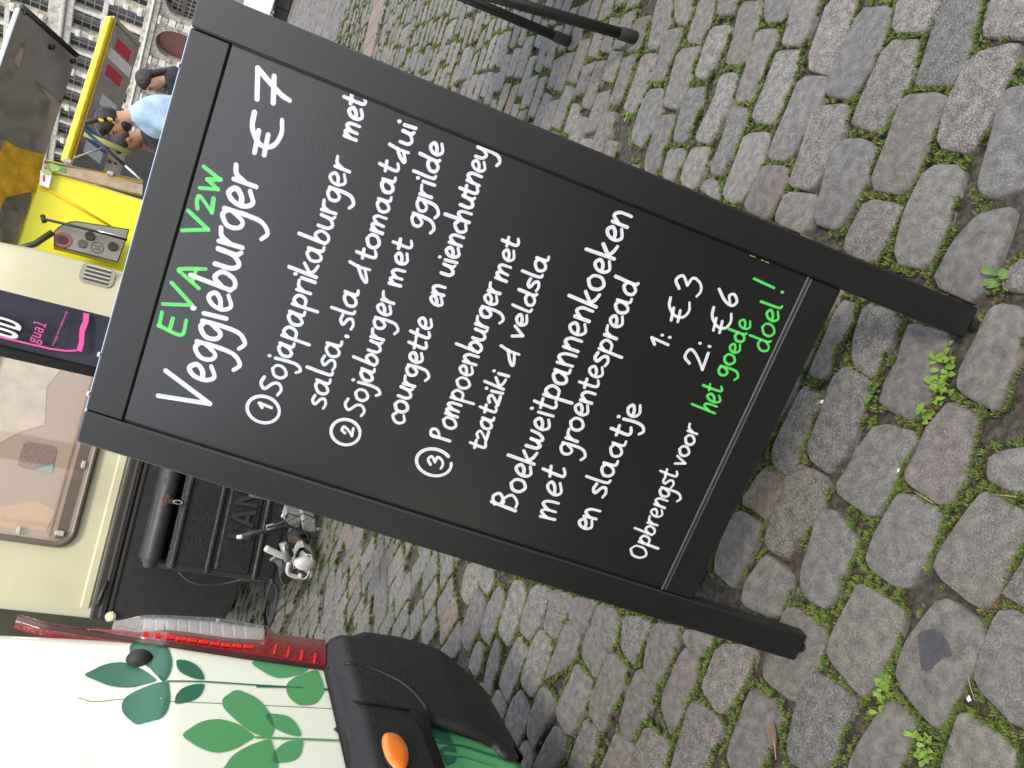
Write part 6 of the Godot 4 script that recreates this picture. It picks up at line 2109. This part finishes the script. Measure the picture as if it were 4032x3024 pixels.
# ------------------------------------------------------------------ added unseen stall, darkens the board reflection and near ground
func build_added_stall():
	var o := thing("added_stall", "added dark stall, unseen, that darkens the reflection in the menu board", "market stall", Transform3D(Basis(UP, PI), Vector3(0.2, 0, 1.9)))
	var cloth := wear(mat(lin(0.02, 0.02, 0.02), 0.85), 0.02, 0.7, 1.0, 301, 2.0)
	obj("skirt", bx(Vector3(3.4, 0.9, 0.03), Vector3(0, 0.46, 0.0), 0.01), cloth, o)
	obj("tabletop", bx(Vector3(3.5, 0.04, 0.8), Vector3(0, 0.93, -0.38), 0.01), mat(lin(0.25, 0.2, 0.15), 0.6), o)
	obj("back_cloth", bx(Vector3(3.4, 1.9, 0.02), Vector3(0, 1.05, -2.2)), cloth, o)
	var roof := mb()
	quad(roof, Vector3(-1.8, 2.35, 0.1), Vector3(1.8, 2.35, 0.1), Vector3(1.8, 2.75, -1.1), Vector3(-1.8, 2.75, -1.1), UP)
	quad(roof, Vector3(-1.8, 2.35, -2.3), Vector3(1.8, 2.35, -2.3), Vector3(1.8, 2.75, -1.1), Vector3(-1.8, 2.75, -1.1), UP)
	obj("canopy", fin(roof), cloth, o)
	for x in [-1.7, 1.7]:
		for z in [-0.05, -2.2]: obj("post", rod([Vector3(x, 0, z), Vector3(x, 2.36, z)], 0.02, 8), mat(lin(0.3, 0.3, 0.3), 0.4, 0.6), o)

# ------------------------------------------------------------------ weeds, leaves and straw between the stones
func leaf(st: SurfaceTool, o: Vector3, d: Vector3, l: float, w: float, rise: float):
	var side := d.cross(UP).normalized() * w
	var up := UP * rise * l
	var p := [o, o + d * l * 0.25 + up * 0.5, o + d * l * 0.6 + up, o + d * l + up * 0.75]
	var wid := [0.12, 0.8, 1.0, 0.0]
	for i in 3:
		for s in [-1.0, 1.0]:
			var e0: Vector3 = p[i] + side * s * wid[i] + UP * w * 0.25 * wid[i]
			var e1: Vector3 = p[i + 1] + side * s * wid[i + 1] + UP * w * 0.25 * wid[i + 1]
			tri(st, p[i], e0, e1, UP)
			if i < 3: tri(st, p[i], e1, p[i + 1], UP)

func weed(label: String, at: Vector3, n: int, spread: Vector2, turn: float, size: float, col: Color, sd: int):
	var o := thing("weed", label, "plant", Transform3D(Basis(UP, turn), Vector3(at.x, -0.018, at.z)), "leafy weeds in the joints")
	var r := RandomNumberGenerator.new()
	r.seed = sd
	var m := mat(col, 0.5, 0.0, 0.4)
	m.cull_mode = BaseMaterial3D.CULL_DISABLED
	m.backlight_enabled = true
	m.backlight = Color(0.3, 0.4, 0.1)
	for k in n:
		var st := mb(false)
		var c := Vector3(r.randf_range(-1, 1) * spread.x, 0, r.randf_range(-1, 1) * spread.y)
		var a := r.randf() * TAU
		var d := Vector3(cos(a), 0, sin(a))
		var l := size * r.randf_range(0.65, 1.2)
		leaf(st, c + UP * r.randf_range(0.004, 0.022), d, l, l * r.randf_range(0.26, 0.36), r.randf_range(0.15, 0.7))
		obj("leaf", fin(st), m, o)
	var ss := mb(false)
	for k in maxi(3, n / 6):
		var c := Vector3(r.randf_range(-1, 1) * spread.x, 0, r.randf_range(-1, 1) * spread.y) * 0.8
		tube(ss, [c, c + Vector3(0.002, 0.02, 0.001)], 0.0009, 5)
	obj("stem", fin(ss), m, o)

func build_weeds():
	var lime := lin(0.15, 0.24, 0.035)
	var green := lin(0.085, 0.15, 0.035)
	weed("large bright green leafy weed in the joint just right of the board's right leg", lift(3708, 1470), 52, Vector2(0.05, 0.014), 0.45, 0.017, lime, 1)
	weed("small bright rosette of pointed leaves below the large weed", lift(3628, 1632), 9, Vector2(0.008, 0.008), 0.2, 0.02, lime, 2)
	weed("few pale leaves in the moss between two cobbles under the bottom rail", lift(3432, 1538), 8, Vector2(0.012, 0.008), 0.3, 0.016, green, 3)
	weed("yellow-green leafy weed in the joint beside the stone with the dark stain", lift(3478, 2738), 34, Vector2(0.03, 0.011), 0.5, 0.016, lime, 4)
	weed("bushy light green weed nearest the bottom right corner of the photo", lift(3632, 2945), 26, Vector2(0.02, 0.014), 0.5, 0.014, lime, 5)
	weed("broad-leaved weed among moss beside the right leg's outer side", lift(3948, 1102), 10, Vector2(0.008, 0.014), 0.3, 0.022, green, 6)
	weed("single bright sprout between cobbles beside the pinkish orange stone", lift(2470, 458), 7, Vector2(0.006, 0.006), 0.0, 0.018, lime, 7)
	# dry leaf and bits of straw
	var c := lift(3052, 2945)
	var dl := thing("dead_leaf", "curled brown dead leaf lying in a joint near the van's bumper", "leaf", Transform3D(Basis(UP, 0.6), Vector3(c.x, 0.0, c.z)))
	var ls := mb(false)
	leaf(ls, Vector3(0, 0, 0), Vector3(1, 0, 0), 0.05, 0.013, 0.16)
	var brown := mat(lin(0.13, 0.085, 0.06), 0.7)
	brown.cull_mode = BaseMaterial3D.CULL_DISABLED
	obj("blade", fin(ls), brown, dl)
	obj("stalk", rod([Vector3(-0.02, 0.002, 0.004), Vector3(0, 0.001, 0), Vector3(0.03, 0.007, 0)], 0.001, 5), mat(lin(0.35, 0.25, 0.17), 0.7), dl)
	var straw := mat(lin(0.36, 0.25, 0.14), 0.6)
	for q in [[3600, 1936, 3674, 1981, "straw bit lying across the soil joint"], [3908, 1948, 4004, 1956, "longer pale straw lying in the right-hand joint"], [3313, 1325, 3320, 1345, "short orange splinter in the joint near the bottom rail"], [3810, 2665, 3838, 2760, "thin grey stalk lying beside the stained stone"]]:
		var p0 := lift(q[0], q[1], 0.002)
		var p1 := lift(q[2], q[3], -0.002)
		var so := thing("straw", q[4], "straw", Transform3D(Basis(), p0))
		obj("stalk", rod([Vector3.ZERO, (p1 - p0) * 0.5 + Vector3(0, 0.001, 0), p1 - p0], 0.0007, 6), straw, so)
	for q in [[3535, 1850, "white paper scrap in the joint above the straw"], [3817, 2751, "tiny white scrap on the soil beside the stained stone"], [3238, 1582, "white crumb under the board's bottom rail"]]:
		var p0 := lift(q[0], q[1], -0.004)
		var so := thing("paper_scrap", q[2], "litter", Transform3D(Basis(UP, q[0]), p0))
		obj("scrap", prism(PackedVector2Array([Vector2(-0.004, -0.003), Vector2(0.003, -0.004), Vector2(0.005, 0.002), Vector2(-0.001, 0.005)]), Transform3D(Basis(Vector3.RIGHT, -1.3), Vector3.ZERO), 0.0015), mat(lin(0.75, 0.75, 0.73), 0.7), so)

func _ready():
	var cam := Camera3D.new()
	cam.name = "camera"
	cam.fov = 49.7
	cam.near = 0.05
	cam.far = 400.0
	add_child(cam)
	cam.transform = Transform3D(BAS, CAM)
	cam.current = true
	var we := WorldEnvironment.new()
	we.name = "daylight"
	var env := Environment.new()
	var sky := Sky.new()
	var sm := ProceduralSkyMaterial.new()
	sm.sky_top_color = Color(0.86, 0.9, 0.97)
	sm.sky_horizon_color = Color(0.97, 0.97, 0.96)
	sm.sky_curve = 0.3
	sm.sky_energy_multiplier = 1.0
	sm.ground_bottom_color = Color(0.35, 0.34, 0.33)
	sm.ground_horizon_color = Color(0.6, 0.6, 0.59)
	sky.sky_material = sm
	env.sky = sky
	env.background_mode = Environment.BG_SKY
	env.tonemap_mode = Environment.TONE_MAPPER_LINEAR
	env.tonemap_exposure = 2.15
	env.sdfgi_enabled = true
	env.ssao_enabled = true
	env.ssil_enabled = true
	we.environment = env
	add_child(we)
	var sun := DirectionalLight3D.new()
	sun.name = "sun"
	sun.light_energy = 0.5
	sun.light_color = Color(1.0, 0.96, 0.9)
	sun.light_angular_distance = 14.0
	sun.shadow_enabled = true
	add_child(sun)
	sun.look_at_from_position(Vector3(3, 9, 6), Vector3.ZERO)
	build_square()
	build_facade()
	build_added_stall()
	build_yellow()
	build_olive()
	build_caravan()
	build_white_trailer()
	build_people()
	build_van()
	build_flag()
	build_table()
	build_board()
	build_weeds()
